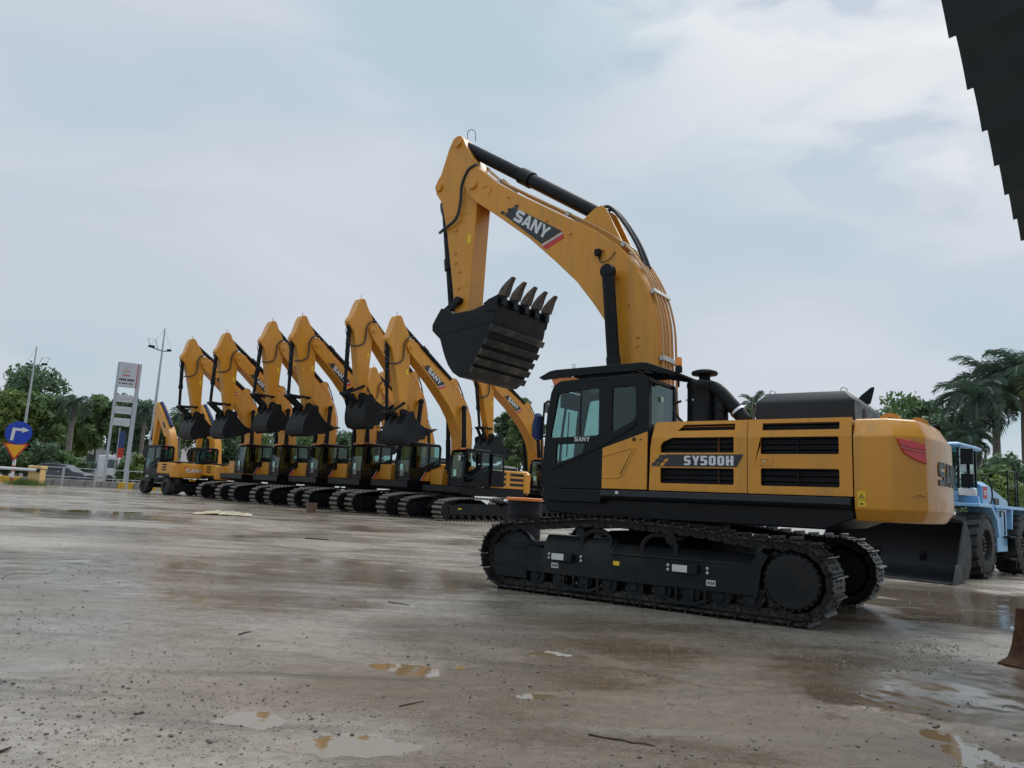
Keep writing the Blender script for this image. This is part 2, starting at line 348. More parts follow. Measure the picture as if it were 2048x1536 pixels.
HERO_LOC, HERO_YAW, HERO_TILT = (2.87, 12.37), R(143.66), R(0.904)
# ------------------------------------------------------------------ ground
def vnoise(x, y, seed=0):
    """smooth value noise, vectorised"""
    xi, yi = np.floor(x).astype(np.int64), np.floor(y).astype(np.int64); xf, yf = x - xi, y - yi
    u, v = xf * xf * (3 - 2 * xf), yf * yf * (3 - 2 * yf)
    def h(a, b):
        n = (a * 374761393 + b * 668265263 + seed * 974634777) & 0x7fffffff
        n = ((n ^ (n >> 13)) * 1274126177) & 0x7fffffff; n = n ^ (n >> 16); return (n & 0xffff) / 65535.0
    return (h(xi, yi) * (1 - u) + h(xi + 1, yi) * u) * (1 - v) + (h(xi, yi + 1) * (1 - u) + h(xi + 1, yi + 1) * u) * v
def fbm(x, y, s, octv=4, seed=0):
    t = 0; a = 1.0; tot = 0
    for o in range(octv): t = t + a * vnoise(x * s + 13.7 * o, y * s - 7.1 * o, seed + o); tot += a; a *= 0.5; s *= 2.03
    return t / tot - 0.5
# puddles: centre x, y, half length, half width, turn, depth
PUDDLES = [(-0.75, 6.62, 0.36, 0.20, -10, 0.034), (-0.30, 6.80, 0.14, 0.14, 20, 0.020), (-1.50, 5.06, 0.28, 0.15, 5, 0.030), (-0.78, 4.70, 0.38, 0.21, 5, 0.036),
           (3.55, 6.5, 0.75, 0.55, 60, 0.022), (3.25, 5.3, 0.45, 0.75, 15, 0.026), (0.35, 5.98, 0.16, 0.07, 10, 0.018), (0.55, 7.5, 0.22, 0.1, 0, 0.018), (-14.5, 27.0, 1.2, 1.0, 5, 0.024)]
hfx, hfy = math.cos(HERO_YAW), math.sin(HERO_YAW)
def ground_z(x, y):
    d = np.hypot(x - 2.87, y - 12.37)
    w = np.clip((8.0 - d) / 4.5, 0, 1); w = w * w * (3 - 2 * w)
    z = -math.tan(R(0.904)) * ((x - 2.87) * hfx + (y - 12.37) * hfy) * w
    fade = np.clip(1.6 - np.hypot(x, y) / 40, 0.15, 1.0)
    z = z + 0.022 * fbm(x, y, 0.35, 3, 5) * (1 - w) + 0.013 * fbm(x, y, 1.6, 4, 9) * fade + 0.009 * fbm(x, y, 7.0, 4, 21) * fade
    for (px, py, a, b, t, dep) in PUDDLES:
        c, s = math.cos(R(t)), math.sin(R(t)); u = ((x - px) * c + (y - py) * s) / a; v = (-(x - px) * s + (y - py) * c) / b
        near = (np.abs(x - px) < 3 * max(a, b)) & (np.abs(y - py) < 3 * max(a, b))
        if not near.any(): continue
        q = 1.0 / max(a, b); wu = 1.1 * fbm(x, y, 1.3 * q, 4, 31) + 0.25 * fbm(x, y, 9.0, 3, 33); wv = 1.3 * fbm(x, y, 1.5 * q, 4, 47) + 0.3 * fbm(x, y, 9.0, 3, 49)
        z = z - np.where(near, dep * np.exp(-((u + wu) ** 2 + (v + wv) ** 2) ** 1.3), 0.0)
    return z
def gz1(x, y): return float(ground_z(np.array([x], float), np.array([y], float))[0])
def ground_mat():
    m, nt, b = _nodes('wet_ground'); L = nt.links.new
    tcn = nt.nodes.new("ShaderNodeTexCoord"); v = tcn.outputs['Object']
    mpn = nt.nodes.new("ShaderNodeMapping"); mpn.inputs['Scale'].default_value = (0.55, 1.0, 1.0); mpn.inputs['Rotation'].default_value = (0, 0, R(-12)); L(v, mpn.inputs[0]); vs_ = mpn.outputs[0]
    big = mnoise(nt, vs_, 0.22, 5, 0.55, 0.6); mid = mnoise(nt, vs_, 0.9, 7, 0.62, 0.5); fine = mnoise(nt, v, 9.0, 8, 0.7); grit = mnoise(nt, v, 75.0, 4, 0.7)
    sepn = nt.nodes.new("ShaderNodeSeparateXYZ"); L(v, sepn.inputs[0])
    # brown mud churned up round the near side of the big excavator
    wv0 = nt.nodes.new("ShaderNodeTexNoise"); wv0.inputs['Scale'].default_value = 0.45; wv0.inputs['Detail'].default_value = 6; L(v, wv0.inputs['Vector'])
    m1 = nt.nodes.new("ShaderNodeVectorMath"); m1.operation = 'MULTIPLY_ADD'; L(wv0.outputs['Color'], m1.inputs[0]); m1.inputs[1].default_value = (5.0, 5.0, 0); L(v, m1.inputs[2])
    m2 = nt.nodes.new("ShaderNodeVectorMath"); m2.operation = 'SUBTRACT'; L(m1.outputs[0], m2.inputs[0]); m2.inputs[1].default_value = (1.6 + 2.5, 6.4 + 2.5, 0)
    m3 = nt.nodes.new("ShaderNodeVectorMath"); m3.operation = 'MULTIPLY'; L(m2.outputs[0], m3.inputs[0]); m3.inputs[1].default_value = (1 / 3.5, 1 / 4.8, 0)
    m4 = nt.nodes.new("ShaderNodeVectorMath"); m4.operation = 'LENGTH'; L(m3.outputs[0], m4.inputs[0])
    mud = mramp(nt, m4.outputs['Value'], [(0.70, 0.95), (1.05, 0.0)])
    grey = mramp(nt, fine, [(0.28, (0.190, 0.156, 0.120)), (0.5, (0.360, 0.308, 0.252)), (0.75, (0.480, 0.424, 0.362))])
    brown = mramp(nt, fine, [(0.28, (0.074, 0.053, 0.034)), (0.52, (0.138, 0.101, 0.065)), (0.78, (0.205, 0.157, 0.106))])
    col = mmix(nt, grey, brown, mud)
    col = mmix(nt, col, (0.185, 0.132, 0.082), mramp(nt, big, [(0.46, 0.0), (0.60, 0.75)]))
    # smears left by tracks and tyres
    for (rot_, off_, sc_, dark, am) in ((18, 0.0, 1.0, (0.060, 0.048, 0.036), 0.55), (-28, 7.0, 0.8, (0.24, 0.215, 0.185), 0.45), (4, 3.0, 1.4, (0.075, 0.060, 0.046), 0.45)):
        mq = nt.nodes.new("ShaderNodeMapping"); mq.inputs['Rotation'].default_value = (0, 0, R(rot_)); mq.inputs['Scale'].default_value = (0.22 * sc_, 2.6 * sc_, 1); mq.inputs['Location'].default_value = (off_, off_, 0); L(v, mq.inputs[0])
        col = mmix(nt, col, dark, mramp(nt, mnoise(nt, mq.outputs[0], 1.0, 6, 0.6, 0.35), [(0.54, 0.0), (0.66, am)]))
    col = mmix(nt, col, (0.060, 0.054, 0.048), mramp(nt, mnoise(nt, vs_, 1.7, 8, 0.68, 1.2), [(0.56, 0.0), (0.68, 0.55)]))
    col = mmix(nt, col, (0.33, 0.30, 0.265), mramp(nt, mnoise(nt, v, 3.1, 8, 0.72, 0.8), [(0.60, 0.0), (0.74, 0.45)]))
    col = mmix(nt, col, (0.05, 0.045, 0.04), mramp(nt, grit, [(0.57, 0.0), (0.68, 0.65)]))
    col = mmix(nt, col, (0.36, 0.33, 0.29), mramp(nt, mnoise(nt, v, 48.0, 4, 0.75), [(0.60, 0.0), (0.70, 0.55)]))
    col = mmix(nt, col, (0.055, 0.047, 0.038), mramp(nt, mnoise(nt, v, 22.0, 6, 0.75, 0.6), [(0.56, 0.0), (0.66, 0.5)]))
    wet = mnoise(nt, vs_, 0.6, 6, 0.6, 0.8)
    rr = mramp(nt, wet, [(0.36, 0.10), (0.47, 0.20), (0.57, 0.36), (0.72, 0.55)])
    # standing-wet stretches: warped ellipses where a film of water lies on the mud
    wsum = None
    wv = nt.nodes.new("ShaderNodeTexNoise"); wv.inputs['Scale'].default_value = 0.7; wv.inputs['Detail'].default_value = 5; L(v, wv.inputs['Vector'])
    wo = nt.nodes.new("ShaderNodeVectorMath"); wo.operation = 'SUBTRACT'; L(wv.outputs['Color'], wo.inputs[0]); wo.inputs[1].default_value = (0.5, 0.5, 0.5)
    wm = nt.nodes.new("ShaderNodeVectorMath"); wm.operation = 'MULTIPLY_ADD'; L(wo.outputs[0], wm.inputs[0]); wm.inputs[1].default_value = (5.0, 4.0, 0); L(v, wm.inputs[2])
    for (cx, cy, rx, ry, amt) in ((-1.6, 13.6, 5.0, 3.0, 0.8), (-3.6, 9.9, 2.6, 1.2, 0.8), (8.6, 12.6, 4.2, 5.0, 1.0), (4.2, 6.2, 1.5, 2.4, 0.9), (-14.0, 25.0, 5.5, 2.6, 0.9), (-9.0, 19.0, 4.0, 2.0, 0.6), (-4.5, 6.8, 2.4, 1.8, 0.7), (-7.0, 11.0, 4.2, 3.4, 0.85), (-3.0, 5.0, 1.2, 0.8, 0.45)):
        a1 = nt.nodes.new("ShaderNodeVectorMath"); a1.operation = 'SUBTRACT'; L(wm.outputs[0], a1.inputs[0]); a1.inputs[1].default_value = (cx, cy, 0)
        a2 = nt.nodes.new("ShaderNodeVectorMath"); a2.operation = 'MULTIPLY'; L(a1.outputs[0], a2.inputs[0]); a2.inputs[1].default_value = (1 / rx, 1 / ry, 0)
        a3 = nt.nodes.new("ShaderNodeVectorMath"); a3.operation = 'LENGTH'; L(a2.outputs[0], a3.inputs[0])
        e = mramp(nt, a3.outputs['Value'], [(0.60, amt), (1.0, 0.0)])
        if wsum is None: wsum = e
        else:
            mxn = nt.nodes.new("ShaderNodeMath"); mxn.operation = 'MAXIMUM'; L(wsum, mxn.inputs[0]); L(e, mxn.inputs[1]); wsum = mxn.outputs[0]
    brk_ = nt.nodes.new("ShaderNodeMath"); brk_.operation = 'MULTIPLY'; L(wsum, brk_.inputs[0]); L(mramp(nt, mnoise(nt, vs_, 1.3, 6, 0.65, 0.6), [(0.30, 0.30), (0.46, 1.0)]), brk_.inputs[1]); film = brk_.outputs[0]
    rr = mmix(nt, rr, (0.045, 0.045, 0.045), film)
    col = mmix(nt, col, (0.150, 0.118, 0.084), mramp(nt, film, [(0.2, 0.0), (1.0, 0.55)]))
    ad = nt.nodes.new("ShaderNodeMath"); ad.operation = 'MULTIPLY_ADD'; L(grit, ad.inputs[0]); ad.inputs[1].default_value = 0.14; ad.use_clamp = True
    sb = nt.nodes.new("ShaderNodeMath"); sb.operation = 'SUBTRACT'; L(rr, sb.inputs[0]); sb.inputs[1].default_value = 0.08; L(sb.outputs[0], ad.inputs[2])
    L(col, b.inputs['Base Color']); L(ad.outputs[0], b.inputs['Roughness']); b.inputs['IOR'].default_value = 1.52; b.inputs['Specular IOR Level'].default_value = 0.6
    b1 = nt.nodes.new("ShaderNodeBump"); b1.inputs['Distance'].default_value = 0.018; bs = nt.nodes.new('ShaderNodeMath'); bs.operation = 'MULTIPLY'; L(mramp(nt, wet, [(0.36, 0.16), (0.6, 0.55)]), bs.inputs[0]); L(mramp(nt, film, [(0.0, 1.0), (1.0, 0.06)]), bs.inputs[1]); L(bs.outputs[0], b1.inputs['Strength'])
    sm = nt.nodes.new("ShaderNodeMath"); sm.operation = 'MULTIPLY_ADD'; L(fine, sm.inputs[0]); sm.inputs[1].default_value = 1.6; L(grit, sm.inputs[2])
    L(sm.outputs[0], b1.inputs['Height']); L(b1.outputs[0], b.inputs['Normal'])
ground_mat()
def make_ground():
    rs = list(np.geomspace(0.4, 3.0, 14))[:-1] + list(np.geomspace(3.0, 16.0, 270))[:-1] + list(np.geomspace(16.0, 70.0, 90))[:-1] + list(np.geomspace(70.0, 900.0, 18))
    th = list(np.linspace(R(-42), R(42), 430)) + list(np.linspace(R(42), R(318), 46))[1:-1]
    Rg, T = np.meshgrid(np.array(rs), np.array(th), indexing='ij')
    X, Y = Rg * np.sin(T), Rg * np.cos(T); Z = ground_z(X, Y)
    nr, nt_ = X.shape; V = np.stack([X, Y, Z], -1).reshape(-1, 3)
    V = np.vstack([V, [[0, 0, 0]]])
    i = np.arange(nr - 1)[:, None]; j = np.arange(nt_)[None, :]; j2 = (j + 1) % nt_
    Fq = np.stack([i * nt_ + j, (i + 1) * nt_ + j, (i + 1) * nt_ + j2, i * nt_ + j2], -1).reshape(-1, 4)
    cen = len(V) - 1
    faces = Fq.tolist() + [(cen, k, (k + 1) % nt_) for k in range(nt_)]
    me = bpy.data.meshes.new('ground'); me.from_pydata(V.tolist(), [], faces)
    bm = bmesh.new(); bm.from_mesh(me); bmesh.ops.recalc_face_normals(bm, faces=bm.faces); bm.to_mesh(me); bm.free()
    if me.polygons[10].normal.z < 0: me.flip_normals()
    for p in me.polygons: p.use_smooth = True
    me.materials.append(MAT['wet_ground']); o = bpy.data.objects.new('ground', me); COL.objects.link(o); return tag(o, kind='structure')
make_ground()
# water lying in the hollows: flat sheets; the shore is where the ground rises through them
for (px, py, a, b_, t, dep) in PUDDLES:
    c, s = math.cos(R(t)), math.sin(R(t)); ring = []
    for k in range(28):
        an = 2 * math.pi * k / 28; rr = 1.45 + 0.1 * math.sin(3 * an + px * 5)
        u, v_ = a * rr * math.cos(an), b_ * rr * math.sin(an); ring.append((px + u * c - v_ * s, py + u * s + v_ * c))
    zr = ground_z(np.array([p[0] for p in ring]), np.array([p[1] for p in ring])); base = float(zr.min()) - 0.0015
    tag(MB().add([(x, y, base) for x, y in ring], [tuple(range(28))]).build('puddle', 'puddle_water'), kind='structure')
# ------------------------------------------------------------------ crawler excavators
FOOT, PIN, ARMB = (0.50, 2.15), (4.49, 7.93), (4.68, 5.0)
def rot2(p, c, a, s=1.0):
    ca, sa = math.cos(R(a)), math.sin(R(a)); x, z = (p[0] - c[0]) * s, (p[1] - c[1]) * s
    return (c[0] + x * ca - z * sa, c[1] + x * sa + z * ca)
BOOM = [(4.70, 8.10), (4.58, 8.28), (4.42, 8.32), (4.20, 8.14), (3.86, 7.84), (3.30, 7.47), (2.17, 6.78), (1.53, 6.39), (1.00, 5.99), (0.67, 5.57), (0.42, 5.07), (0.28, 4.54), (0.24, 3.9), (0.22, 3.2), (0.26, 2.3), (0.36, 2.02), (0.56, 1.97), (0.74, 2.15), (0.93, 2.9), (0.97, 3.83), (1.07, 4.20), (1.29, 4.68), (1.50, 4.98), (1.88, 5.46), (2.38, 5.94), (2.99, 6.49), (3.82, 7.12), (4.41, 7.54), (4.66, 7.80), (4.73, 7.96)]
BOOM_TOP = [(0.24, 2.75), (0.22, 3.2), (0.24, 3.9), (0.28, 4.54), (0.42, 5.07), (0.67, 5.57), (1.00, 5.99), (1.53, 6.39), (2.17, 6.78), (3.30, 7.47), (3.86, 7.84), (4.20, 8.14)]
ARM = [(5.12, 9.24), (5.02, 9.23), (4.94, 9.13), (4.86, 8.96), (4.57, 8.5), (4.47, 8.2), (4.45, 7.6), (4.49, 6.6), (4.53, 5.15), (4.57, 4.95), (4.68, 4.88), (4.80, 4.93), (4.90, 5.22), (5.01, 5.85), (5.24, 7.0), (5.44, 7.75), (5.62, 7.99), (5.68, 8.16), (5.62, 8.32), (5.53, 8.42), (5.33, 9.0), (5.22, 9.2)]
BK_SIDE = [(3.29, 5.24), (3.33, 5.0), (3.37, 4.78), (3.5, 4.48), (3.78, 4.0), (3.88, 3.83), (4.0, 3.74), (4.15, 3.73), (4.32, 3.83), (4.45, 3.98), (4.55, 4.16), (4.63, 4.35), (4.7, 4.53), (4.92, 4.72), (4.93, 4.84), (4.83, 5.0), (4.72, 5.16), (4.58, 5.14), (4.42, 5.02), (3.9, 5.04), (3.6, 5.12)]
BK_SHELL = [(3.29, 5.24), (3.33, 5.0), (3.37, 4.78), (3.5, 4.48), (3.64, 4.24), (3.78, 4.0), (3.88, 3.83), (4.0, 3.74), (4.15, 3.73), (4.32, 3.83), (4.45, 3.98), (4.55, 4.16), (4.63, 4.35), (4.7, 4.53), (4.72, 4.8), (4.62, 4.98)]

def offset_path(pts, d):
    out = []
    for i, p in enumerate(pts):
        a = pts[max(i - 1, 0)]; b = pts[min(i + 1, len(pts) - 1)]
        tx, tz = b[0] - a[0], b[1] - a[1]; l = math.hypot(tx, tz); out.append((p[0] - tz / l * d, p[1] + tx / l * d))
    return out

def boom_group(root, db=0.0, da=0.0, dk=0.0, dx=0.0, link=None, detail=True, sa=1.0, yellow='yellow_paint', logo=True, covered=None):
    TB = lambda p: (lambda q: (q[0] + dx, q[1]))(rot2(p, FOOT, db))
    pin = TB(PIN)
    def TA(p):
        q = rot2(p, PIN, da, sa); return (q[0] - PIN[0] + pin[0], q[1] - PIN[1] + pin[1])
    ab = TA(ARMB)
    def TK(p):
        q = rot2(p, ARMB, dk); return (q[0] - ARMB[0] + ab[0], q[1] - ARMB[1] + ab[1])
    def lift(T): return lambda p: (lambda q: (q[0], p[1], q[1]))(T((p[0], p[2])))
    vB, vA, vK = lift(TB), lift(TA), lift(TK)
    HB, HA = 0.34, 0.23
    # boom: body with a fork at its tip
    boom = MB().prism(BOOM, -HB, HB).xf(vB).build('boom', yellow, root, bevel=0.014)
    # pins and bosses
    for (x, z, r, hw) in ((PIN[0], PIN[1], 0.10, HB + 0.05), (1.10, 5.47, 0.11, HB + 0.10)): MB().cyl((x, -hw, z), (x, hw, z), r, 18).xf(vB).build('pivot_boss', yellow, boom, bevel=0.01)
    # raised weld plates and mounting pads on the sides
    if detail:
        for sgn in (1, -1):
            for x, z in ((3.55, 7.45), (2.05, 6.42), (1.35, 5.98), (0.62, 4.30), (0.62, 4.15), (0.46, 3.55), (0.5, 3.43), (2.6, 6.78), (0.8, 4.9)):
                MB().cyl((x, sgn * HB, z), (x, sgn * (HB + 0.035), z), 0.022, 8).xf(vB).build('mounting_pad', yellow, boom)
            MB().prism([(4.05, 7.62), (3.98, 7.74), (4.08, 7.86), (4.26, 7.83), (4.24, 7.80), (4.09, 7.82), (4.03, 7.74), (4.08, 7.62)], sgn * HB, sgn * (HB + 0.012)).xf(vB).build('weld_rib', yellow, boom)
    # arm cylinder bracket
    for y in (0.20, -0.20):
        MB().prism([(1.95, 6.62), (1.62, 6.86), (1.46, 6.90), (1.36, 6.80), (0.98, 6.02), (1.4, 6.2)], y - 0.03, y + 0.03).xf(vB).build('cylinder_bracket', yellow, boom, bevel=0.006)
    # hydraulic pipes along the back of the boom
    for k, y in enumerate((0.29, 0.17, 0.05, -0.10, -0.25)):
        path = [(0.16, 2.6)] + BOOM_TOP[1:]
        if k in (2, 3): path = [(0.16, 2.6)] + BOOM_TOP[1:8]
        op = offset_path(path, 0.075)
        MB().tube(smoothpath([(x, y, z) for x, z in op], 3 if detail else 1), 0.021 if detail else 0.026, 8 if detail else 5).xf(vB).build('hydraulic_pipe', 'pipe_paint' if detail else yellow, boom)
    op = offset_path(BOOM_TOP, 0.075)
    for i in ((2, 4, 6, 8, 10) if detail else (3, 7)):
        x, z = op[i]; a = math.atan2(op[i + 1][1] - op[i - 1][1], op[i + 1][0] - op[i - 1][0])
        b = MB().box(-0.04, 0.04, -0.31, 0.33, -0.05, 0.03)
        b.xf(lambda p: (x + p[0] * math.cos(a) - p[2] * math.sin(a), p[1], z + p[0] * math.sin(a) + p[2] * math.cos(a))).xf(vB).build('pipe_clamp', 'zinc', boom, bevel=0.004)
    # black hoses arching over the elbow
    for y in (0.13, -0.05):
        MB().tube(smoothpath([(1.55, y, 6.88), (1.34, y, 6.87), (1.05, y, 6.52), (0.78, y, 6.06), (0.60, y, 5.62)], 5), 0.032, 8).xf(vB).build('hydraulic_hose', 'hose', boom)
    # arm
    arm = MB().prism(ARM, -HA, HA).xf(vA).build('arm', yellow, root, bevel=0.014)
    if detail:
        for sgn in (1, -1):
            for x, z in ((4.97, 6.55), (4.95, 6.33), (4.83, 6.12), (4.86, 7.25), (5.0, 7.05), (4.83, 5.75)):
                MB().cyl((x, sgn * HA, z), (x, sgn * (HA + 0.03), z), 0.03, 8).xf(vA).build('mounting_pad', yellow, arm)
            for x, z in ((5.06, 9.06), (5.54, 8.14)): MB().cyl((x, sgn * HA, z), (x, sgn * (HA + 0.05), z), 0.09, 16).xf(vA).build('pivot_boss', yellow, arm)
            w0, w1 = min(sgn * HA, sgn * (HA + 0.006)), max(sgn * HA, sgn * (HA + 0.006))
            MB().prism([(4.46, 8.42), (5.26, 9.02), (5.24, 9.05), (4.52, 8.52)], w0, w1).xf(vA).build('weld_rib', yellow, arm)
            MB().box(4.50, 5.32, w0, w1, 7.38, 7.40).xf(vA).build('weld_rib', yellow, arm); MB().box(4.57, 4.97, w0, w1, 5.78, 5.80).xf(vA).build('weld_rib', yellow, arm)
        MB().box(4.56, 4.66, HA + 0.002, HA + 0.006, 6.70, 6.90).xf(vA).build('warning_label', 'yellow_decal', arm)
        MB().tube(smoothpath([(5.0, 0, 9.24), (5.02, 0, 9.40), (4.92, 0, 9.44), (4.80, 0, 9.34), (4.78, 0, 9.14)], 5), 0.008, 6).xf(vA).build('grease_line', 'hose', arm)
    else:
        MB().tube([(5.1, 0, 9.2), (5.08, 0, 9.42)], 0.012, 5).xf(vA).build('grease_line', 'hose', arm)
        MB().box(4.57, 4.68, HA + 0.002, HA + 0.008, 6.70, 6.95).xf(vA).build('warning_label', 'yellow_decal', arm)
    MB().tube(smoothpath([(4.42, 0.36, 8.36), (4.66, 0.33, 8.30), (4.84, 0.30, 8.02), (4.86, 0.30, 7.6), (4.95, 0.31, 7.28), (5.30, 0.28, 7.12), (5.52, 0.16, 7.12)], 6), 0.032, 8).xf(vA).build('hydraulic_hose', 'hose', arm)
    # linkage: cylinder end E, idler link A-E, bucket link E-B
    A = TA((4.76, 5.47)); B = TK((4.90, 4.86)) if link is None else TK((5.0, 4.68))
    E = TA((5.12, 5.24)) if link is None else (A[0] + link[0], A[1] + link[1])
    lk = 'black_paint' if detail else 'black_matte'
    def bar(p, q, y0, y1, w, nm, par):
        dxx, dzz = q[0] - p[0], q[1] - p[1]; l = math.hypot(dxx, dzz); nx, nz = -dzz / l * w, dxx / l * w
        m = MB()
        for s in (1, -1): m.prism([(p[0] + nx, p[1] + nz), (q[0] + nx, q[1] + nz), (q[0] + dxx / l * w, q[1] + dzz / l * w), (q[0] - nx, q[1] - nz), (p[0] - nx, p[1] - nz), (p[0] - dxx / l * w, p[1] - dzz / l * w)], s * y0, s * y1)
        m.cyl((p[0], -y1 - 0.03, p[1]), (p[0], y1 + 0.03, p[1]), w * 1.05, 14); m.cyl((q[0], -y1 - 0.02, q[1]), (q[0], y1 + 0.02, q[1]), w * 0.95, 14)
        return m.build(nm, lk, par, bevel=0.006)
    bar(A, E, 0.27, 0.33, 0.075 if detail else 0.055, 'idler_link', arm); bar(E, B, 0.14, 0.24, 0.10 if detail else 0.08, 'bucket_link', arm)
    # bucket cylinder
    C0 = TA((5.56, 8.14)); d = Vector((E[0] - C0[0], 0, E[1] - C0[1])); L = d.length; d.normalize(); P0 = Vector((C0[0], 0, C0[1]))
    kc = lambda t: tuple(P0 + d * (L * t))
    cy = MB().tube([kc(0.02), kc(0.60)], 0.115 if detail else 0.10, 14).build('bucket_cylinder', lk, root)
    MB().tube([kc(0.56), kc(0.64)], 0.14 if detail else 0.125, 14).build('cylinder_head', lk, cy)
    MB().tube([kc(0.62), kc(0.97)], 0.105 if detail else 0.08, 14).build('piston_rod', 'black_matte', cy)
    n = Vector((d.z, 0, -d.x))
    if n.x < 0: n = -n
    MB().tube(smoothpath([tuple(Vector(kc(0.06)) + n * 0.11), tuple(Vector(kc(0.10)) + n * 0.17), tuple(Vector(kc(0.16)) + n * 0.15), tuple(Vector(kc(0.20)) + n * 0.11)], 4), 0.018, 6).build('hydraulic_pipe', 'hose', cy)
    m = MB()
    for t in (0.24, 0.29, 0.40): m.tube([kc(t), kc(t + 0.022)], 0.115, 10)
    m.build('pipe_clamp', 'hose', cy)
    # arm cylinder
    S = TB((1.50, 6.74)); T = TA((5.06, 9.06)); d2 = Vector((T[0] - S[0], 0, T[1] - S[1])); L2 = d2.length; d2.normalize(); S0 = Vector((S[0], 0, S[1]))
    ka = lambda t: tuple(S0 + d2 * (L2 * t))
    cy = MB().tube([ka(0.0), ka(0.50)], 0.14, 18).build('arm_cylinder', lk, root)
    MB().tube([ka(0.485), ka(0.56)], 0.168, 18).build('cylinder_head', lk, cy)
    MB().tube([ka(0.55), ka(0.985)], 0.135 if detail else 0.10, 14).build('piston_rod', 'black_matte', cy)
    # boom cylinders
    for s in (1, -1):
        y = s * (HB + 0.24); p1 = TB((1.10, 5.47)); p0 = (0.80 + dx, 2.25); d3 = Vector((p1[0] - p0[0], 0, p1[1] - p0[1]))
        q = lambda t: (p0[0] + d3.x * t, y, p0[1] + d3.z * t)
        cy = MB().tube([q(0), q(0.52)], 0.125, 14).build('boom_cylinder', lk, root)
        MB().tube([q(0.50), q(0.985)], 0.11, 14).build('piston_rod', 'black_matte', cy)
        MB().lathe([(0.0, -0.08), (0.12, -0.08), (0.135, -0.05), (0.135, 0.05), (0.12, 0.08), (0.0, 0.08)], (p1[0], y, p1[1]), 'y', 18).build('cylinder_eye', lk, cy)
    # logo on both sides of the boom
    if logo:
        for s in (1, -1):
            y0 = HB + 0.003
            def mp_(u, v, w, s=s): q = TB((u, v)); return (q[0], s * (y0 + w), q[1])
            pl = MB().flat([[(3.64, 7.10), (3.41, 7.22), (2.24, 6.50), (2.70, 6.33)]], 0.004, mp_).build('logo_panel', 'black_decal', boom)
            for k in range(3):
                cx, cz = 3.74 - 0.17 * k, 7.16 + 0.035 * k
                MB().flat([[(cx, cz), (cx - 0.07, cz - 0.055), (cx - 0.13, cz - 0.02), (cx - 0.06, cz + 0.035)]], 0.004, mp_).build('logo_chequer', 'black_decal', boom)
            MB().flat([[(2.69, 6.31), (2.23, 6.485), (2.215, 6.445), (2.665, 6.275)]], 0.004, mp_).build('logo_stripe', 'grey_decal', boom)
            MB().flat([[(2.66, 6.268), (2.212, 6.437), (2.19, 6.36), (2.59, 6.20)]], 0.004, mp_).build('logo_stripe', 'red_decal', boom)
            ux, uz = -0.827, -0.562; vx, vz = -0.50, 0.866
            bx, bz = (3.40, 6.945)
            def lm(u, v, w, s=s):
                if s < 0: u = 0.99 - u
                q = TB((bx + ux * u + vx * v, bz + uz * u + vz * v)); return (q[0], s * (y0 + 0.006 + w), q[1])
            lettering('logo_letters', 'SANY', 'white_decal', boom, lm, 0.235, t=0.003)
    # bucket
    WB = 0.86 if detail else 0.78
    bk = MB()
    for s in (1, -1): bk.prism(BK_SIDE, s * (WB - 0.04), s * WB)
    inner = offset_path(BK_SHELL, 0.04)
    bk.prism(BK_SHELL + inner[::-1], -WB + 0.03, WB - 0.03)
    bucket = bk.xf(vK).build('bucket', 'bucket_black', root, bevel=0.006)
    m = MB()
    for y in (0.36, 0.28, -0.28, -0.36): m.prism([(4.45, 4.70), (4.50, 5.08), (4.62, 5.18), (4.80, 5.16), (4.98, 5.06), (4.98, 4.90), (4.78, 4.66), (4.70, 4.42)], y - 0.025, y + 0.025)
    m.cyl((ARMB[0], -0.40, ARMB[1]), (ARMB[0], 0.40, ARMB[1]), 0.07, 14)
    m.xf(vK).build('hinge_ear', lk, bucket, bevel=0.005)
    # wear strips across the outer floor, side cutter, teeth
    op = offset_path(BK_SHELL, -0.022)
    fr = [(2, 3, 0.45), (3, 4, 0.35), (4, 5, 0.12), (4, 5, 0.82), (5, 6, 0.75)] if detail else [(2, 3, 0.3), (4, 5, 0.2), (5, 6, 0.8)]
    for i0, i1, t in fr:
        a, b = op[i0], op[i1]; cx, cz = a[0] + (b[0] - a[0]) * t, a[1] + (b[1] - a[1]) * t
        l = math.hypot(b[0] - a[0], b[1] - a[1]); ux, uz = (b[0] - a[0]) / l, (b[1] - a[1]) / l
        MB().box(-0.065, 0.065, -WB - 0.035, WB + 0.035, -0.032, 0.02).xf(lambda p: (cx + ux * p[0] - uz * p[2], p[1], cz + uz * p[0] + ux * p[2])).xf(vK).build('wear_strip', 'bucket_worn' if detail else 'bucket_black', bucket, bevel=0.006)
    for s in (1, -1):
        MB().prism([(3.26, 5.27), (3.33, 4.95), (3.55, 4.98), (3.62, 5.13), (3.5, 5.2)], s * WB, s * (WB + 0.03)).xf(vK).build('side_cutter', lk, bucket, bevel=0.006)
        if detail: MB().prism([(3.40, 4.75), (4.78, 4.60), (4.80, 4.63), (3.39, 4.785)], s * WB, s * (WB + 0.008)).xf(vK).build('side_seam', 'bucket_black', bucket)
